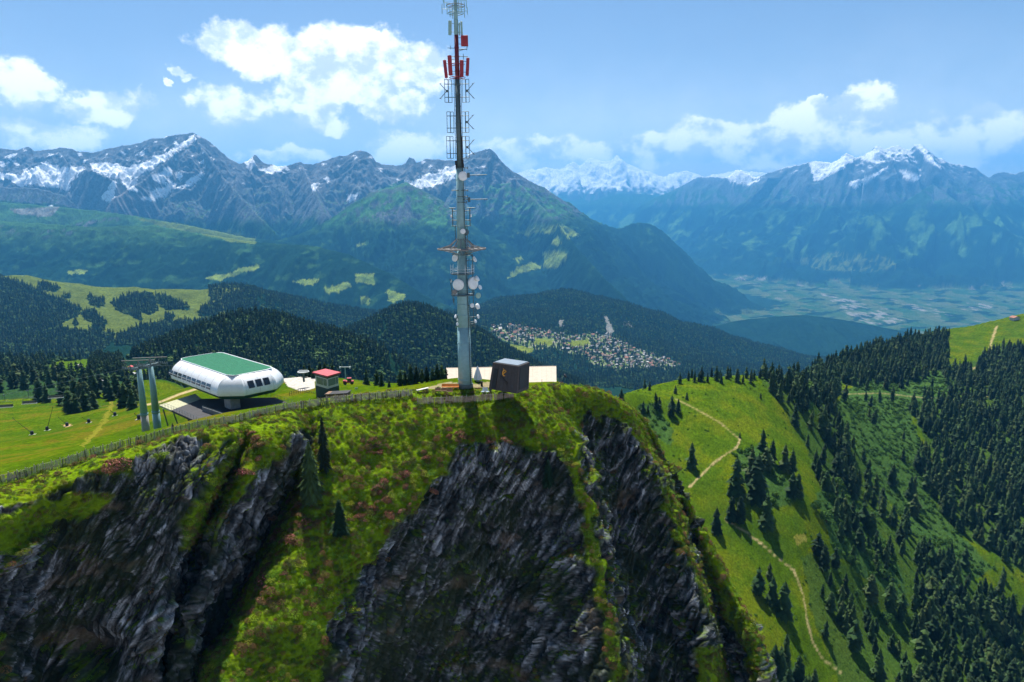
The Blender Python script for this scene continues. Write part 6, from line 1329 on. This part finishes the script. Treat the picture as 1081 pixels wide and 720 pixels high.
# ================================================================== CAMERA, SKY, SUN, AIR
cam = bpy.data.cameras.new('camera'); co = bpy.data.objects.new('camera', cam); COL.objects.link(co); SC.camera = co
Mx = Matrix.Identity(4)
for i, a in enumerate((rt, up, -fw)):
    for j in range(3): Mx[j][i] = a[j]
Mx.translation = (0, 0, ZC); co.matrix_world = Mx
cam.sensor_fit = 'HORIZONTAL'; cam.sensor_width = 36; cam.lens = 36*F/1081; cam.clip_start = .5; cam.clip_end = 200000
EL = R(63); AZ = math.atan2(-.22, 1)
S = Vector((math.sin(AZ)*math.cos(EL), math.cos(AZ)*math.cos(EL), math.sin(EL)))
sl = bpy.data.lights.new('sun', 'SUN'); sl.energy = SUN_E; sl.angle = R(.5); sl.color = (1, .95, .86)
so = bpy.data.objects.new('sun', sl); COL.objects.link(so); so.rotation_euler = S.to_track_quat('Z', 'Y').to_euler()
W = bpy.data.worlds.new('World'); SC.world = W; W.use_nodes = True
nt = W.node_tree; L = nt.links.new; bg = nt.nodes['Background']
sky = N(nt, 'ShaderNodeTexSky', sky_type='NISHITA'); sky.sun_disc = False; sky.sun_elevation = EL; sky.sun_rotation = AZ % (2*math.pi)
sky.altitude = 1500; sky.air_density = 1.0; sky.dust_density = 2.2; sky.ozone_density = 2.0
tc = N(nt, 'ShaderNodeTexCoord'); sp = N(nt, 'ShaderNodeSeparateXYZ'); L(tc.outputs['Generated'], sp.inputs[0])
az = N(nt, 'ShaderNodeMath', operation='ARCTAN2'); L(sp.outputs[0], az.inputs[0]); L(sp.outputs[1], az.inputs[1])
el = N(nt, 'ShaderNodeMath', operation='ARCSINE'); L(sp.outputs[2], el.inputs[0])
cv = N(nt, 'ShaderNodeCombineXYZ'); L(az.outputs[0], cv.inputs[0]); L(el.outputs[0], cv.inputs[1])
def noise(scale, detail, off=(0, 0, 0), src=None):
    mp = N(nt, 'ShaderNodeMapping'); mp.inputs['Location'].default_value = off; mp.inputs['Scale'].default_value = (1, 1.25, 1)
    L((src or cv).outputs[0], mp.inputs[0]); n = N(nt, 'ShaderNodeTexNoise'); n.inputs['Scale'].default_value = scale
    n.inputs['Detail'].default_value = detail; n.inputs['Roughness'].default_value = .58; L(mp.outputs[0], n.inputs['Vector']); return n
wn = N(nt, 'ShaderNodeTexNoise'); wn.inputs['Scale'].default_value = 15; wn.inputs['Detail'].default_value = 9; wn.inputs['Roughness'].default_value = .62; L(cv.outputs[0], wn.inputs['Vector'])
w0 = N(nt, 'ShaderNodeVectorMath', operation='SUBTRACT'); L(wn.outputs['Color'], w0.inputs[0]); w0.inputs[1].default_value = (.5, .5, .5)
w1_ = N(nt, 'ShaderNodeVectorMath', operation='MULTIPLY'); L(w0.outputs[0], w1_.inputs[0]); w1_.inputs[1].default_value = (.105, .07, 0)
wv = N(nt, 'ShaderNodeVectorMath', operation='ADD'); L(cv.outputs[0], wv.inputs[0]); L(w1_.outputs[0], wv.inputs[1])
CL = [(250, 42, 45, 24), (300, 50, 42, 26), (350, 60, 52, 30), (400, 62, 48, 32), (440, 65, 38, 28), (340, 78, 42, 20), (270, 62, 28, 18), (390, 92, 32, 18), (418, 115, 32, 20), (400, 42, 32, 14),
      (188, 77, 12, 6), (198, 82, 9, 4), (176, 90, 9, 4), (245, 108, 42, 20), (320, 105, 36, 22), (335, 128, 32, 12), (25, 95, 40, 25), (115, 117, 43, 21), (45, 146, 70, 16), (-10, 140, 45, 20), (-60, 100, 50, 25),
      (310, 165, 50, 10), (430, 158, 48, 15), (520, 165, 62, 13), (600, 160, 55, 10), (680, 160, 60, 15), (740, 142, 40, 15), (790, 147, 52, 17), (895, 122, 44, 18), (860, 140, 62, 20), (940, 142, 42, 18), (1000, 150, 62, 22), (1045, 140, 50, 22),
      (980, 122, 20, 11), (1090, 138, 52, 28), (863, 104, 8, 4), (1030, 168, 62, 14), (820, 168, 85, 11), (1200, 130, 90, 30)]
def dirae(px, py):
    d = fw*F+(px-CX)*rt-(py-CY)*up; d = d/np.linalg.norm(d); return math.atan2(d[0], d[1]), math.asin(d[2])
prev = None
CL += [(905, 108, 34, 18), (870, 122, 44, 18), (560, 158, 50, 14), (660, 165, 60, 14), (1060, 122, 34, 18)]
for (px, py, rx, ry) in CL:
    rx *= 1.15; ry *= 1.18
    a, e = dirae(px, py); a2, _ = dirae(px+rx, py); _, e2 = dirae(px, py-ry)
    s1 = N(nt, 'ShaderNodeVectorMath', operation='SUBTRACT'); L(wv.outputs[0], s1.inputs[0]); s1.inputs[1].default_value = (a, e, 0)
    s2 = N(nt, 'ShaderNodeVectorMath', operation='MULTIPLY'); L(s1.outputs[0], s2.inputs[0]); s2.inputs[1].default_value = (1/abs(a2-a), 1/abs(e2-e), 0)
    s3 = N(nt, 'ShaderNodeVectorMath', operation='LENGTH'); L(s2.outputs[0], s3.inputs[0])
    if prev is None: prev = s3.outputs['Value']
    else:
        mn = N(nt, 'ShaderNodeMath', operation='SMOOTH_MIN'); L(prev, mn.inputs[0]); L(s3.outputs['Value'], mn.inputs[1]); mn.inputs[2].default_value = .18; prev = mn.outputs[0]
def math_(op, a, b):
    n = N(nt, 'ShaderNodeMath', operation=op)
    for i, v in enumerate((a, b)):
        if isinstance(v, (int, float)): n.inputs[i].default_value = v
        else: L(v, n.inputs[i])
    return n.outputs[0]
def mr_(v, a, b, c, d, t='SMOOTHSTEP'):
    n = N(nt, 'ShaderNodeMapRange', interpolation_type=t); L(v, n.inputs[0])
    for i, q in enumerate((a, b, c, d)): n.inputs[i+1].default_value = q
    return n.outputs[0]
nA = noise(19, 11); nB = noise(45, 6, (3, 1, 2)); nA2 = noise(19, 11, (.014, -.036, 0)); nBig = noise(9, 3, (7, 3, 0))
body = math_('MINIMUM', math_('MULTIPLY', math_('SUBTRACT', 1.0, prev), 1.5), .8)
dens = math_('ADD', body, math_('MULTIPLY', math_('SUBTRACT', nA.outputs['Fac'], .5), 1.5))
dens = math_('ADD', dens, math_('MULTIPLY', math_('SUBTRACT', nB.outputs['Fac'], .5), .8))
alpha = mr_(dens, -.12, .42, 0, 1)
relief = math_('SUBTRACT', nA.outputs['Fac'], nA2.outputs['Fac'])
lit = math_('ADD', math_('MULTIPLY', relief, 3.2), math_('MULTIPLY', math_('SUBTRACT', nBig.outputs['Fac'], .5), .35))
lit = mr_(lit, -.42, .30, 0, 1)
cc = N(nt, 'ShaderNodeMix', data_type='RGBA'); L(lit, cc.inputs[0]); cc.inputs[6].default_value = (*[CLOUD_B*v for v in (.54, .60, .69)], 1); cc.inputs[7].default_value = (*[CLOUD_B*v for v in (1.02, 1.02, 1.01)], 1)
# only the half of the sky in front
# white veil added to the sky colour, paling it towards the horizon
nv = noise(5, 5, (1, 8, 2)); veil = math_('MULTIPLY', mr_(el.outputs[0], R(1), R(15), 1, 0, 'LINEAR'), mr_(nv.outputs['Fac'], .25, .75, .55, .95)); veil = math_('MULTIPLY', math_('MULTIPLY', veil, veil), .85)
vm = N(nt, 'ShaderNodeMix', data_type='RGBA'); L(veil, vm.inputs[0]); L(sky.outputs[0], vm.inputs[6]); vm.inputs[7].default_value = (*[CLOUD_B*v for v in (.98, .98, 1.0)], 1)
mixs = N(nt, 'ShaderNodeMix', data_type='RGBA'); L(alpha, mixs.inputs[0]); L(vm.outputs[2], mixs.inputs[6]); L(cc.outputs[2], mixs.inputs[7])
L(mixs.outputs[2], bg.inputs['Color']); bg.inputs['Strength'].default_value = SKY_S
try: W.cycles.sampling_method = 'MANUAL'; W.cycles.sample_map_resolution = 1024
except Exception: pass
# the air: one closed box of even haze
hz = MB().box((0, 16900, 0), (36000, 17400, 1)).mesh('haze', [])
zt = max(float(SZ.max())+15, 150.0); zb = float(SZ.min())-1.5
for v in hz.vertices: v.co.z = zt if v.co.z > 0 else zb
hm = bpy.data.materials.new('haze'); hm.use_nodes = True; hn = hm.node_tree; hn.nodes.clear()
ho = hn.nodes.new('ShaderNodeOutputMaterial'); hv = hn.nodes.new('ShaderNodeVolumePrincipled')
hv.inputs['Color'].default_value = (*HAZE_C, 1); hv.inputs['Density'].default_value = HAZE_D; hv.inputs['Anisotropy'].default_value = .3
hn.links.new(hv.outputs[0], ho.inputs['Volume']); hz.materials.append(hm)
setp(link('haze', hz), 'thin blue summer haze filling the valleys', 'haze', kind='stuff')
# ------------------------------------------------------------------ render settings
vs = SC.view_settings; SC.display_settings.display_device = 'sRGB'
vs.view_transform = 'Standard'; vs.look = 'None'; vs.exposure = EXPO; vs.gamma = 1; vs.use_curve_mapping = False
SC.render.engine = 'CYCLES'; cy = SC.cycles
cy.use_denoising = True; cy.denoiser = 'OPENIMAGEDENOISE'; cy.max_bounces = 5; cy.diffuse_bounces = 2; cy.glossy_bounces = 2; cy.transmission_bounces = 3; cy.volume_bounces = 0
cy.transparent_max_bounces = 4; cy.use_adaptive_sampling = True; cy.adaptive_threshold = .02; cy.sample_clamp_indirect = 4
SC.render.film_transparent = False
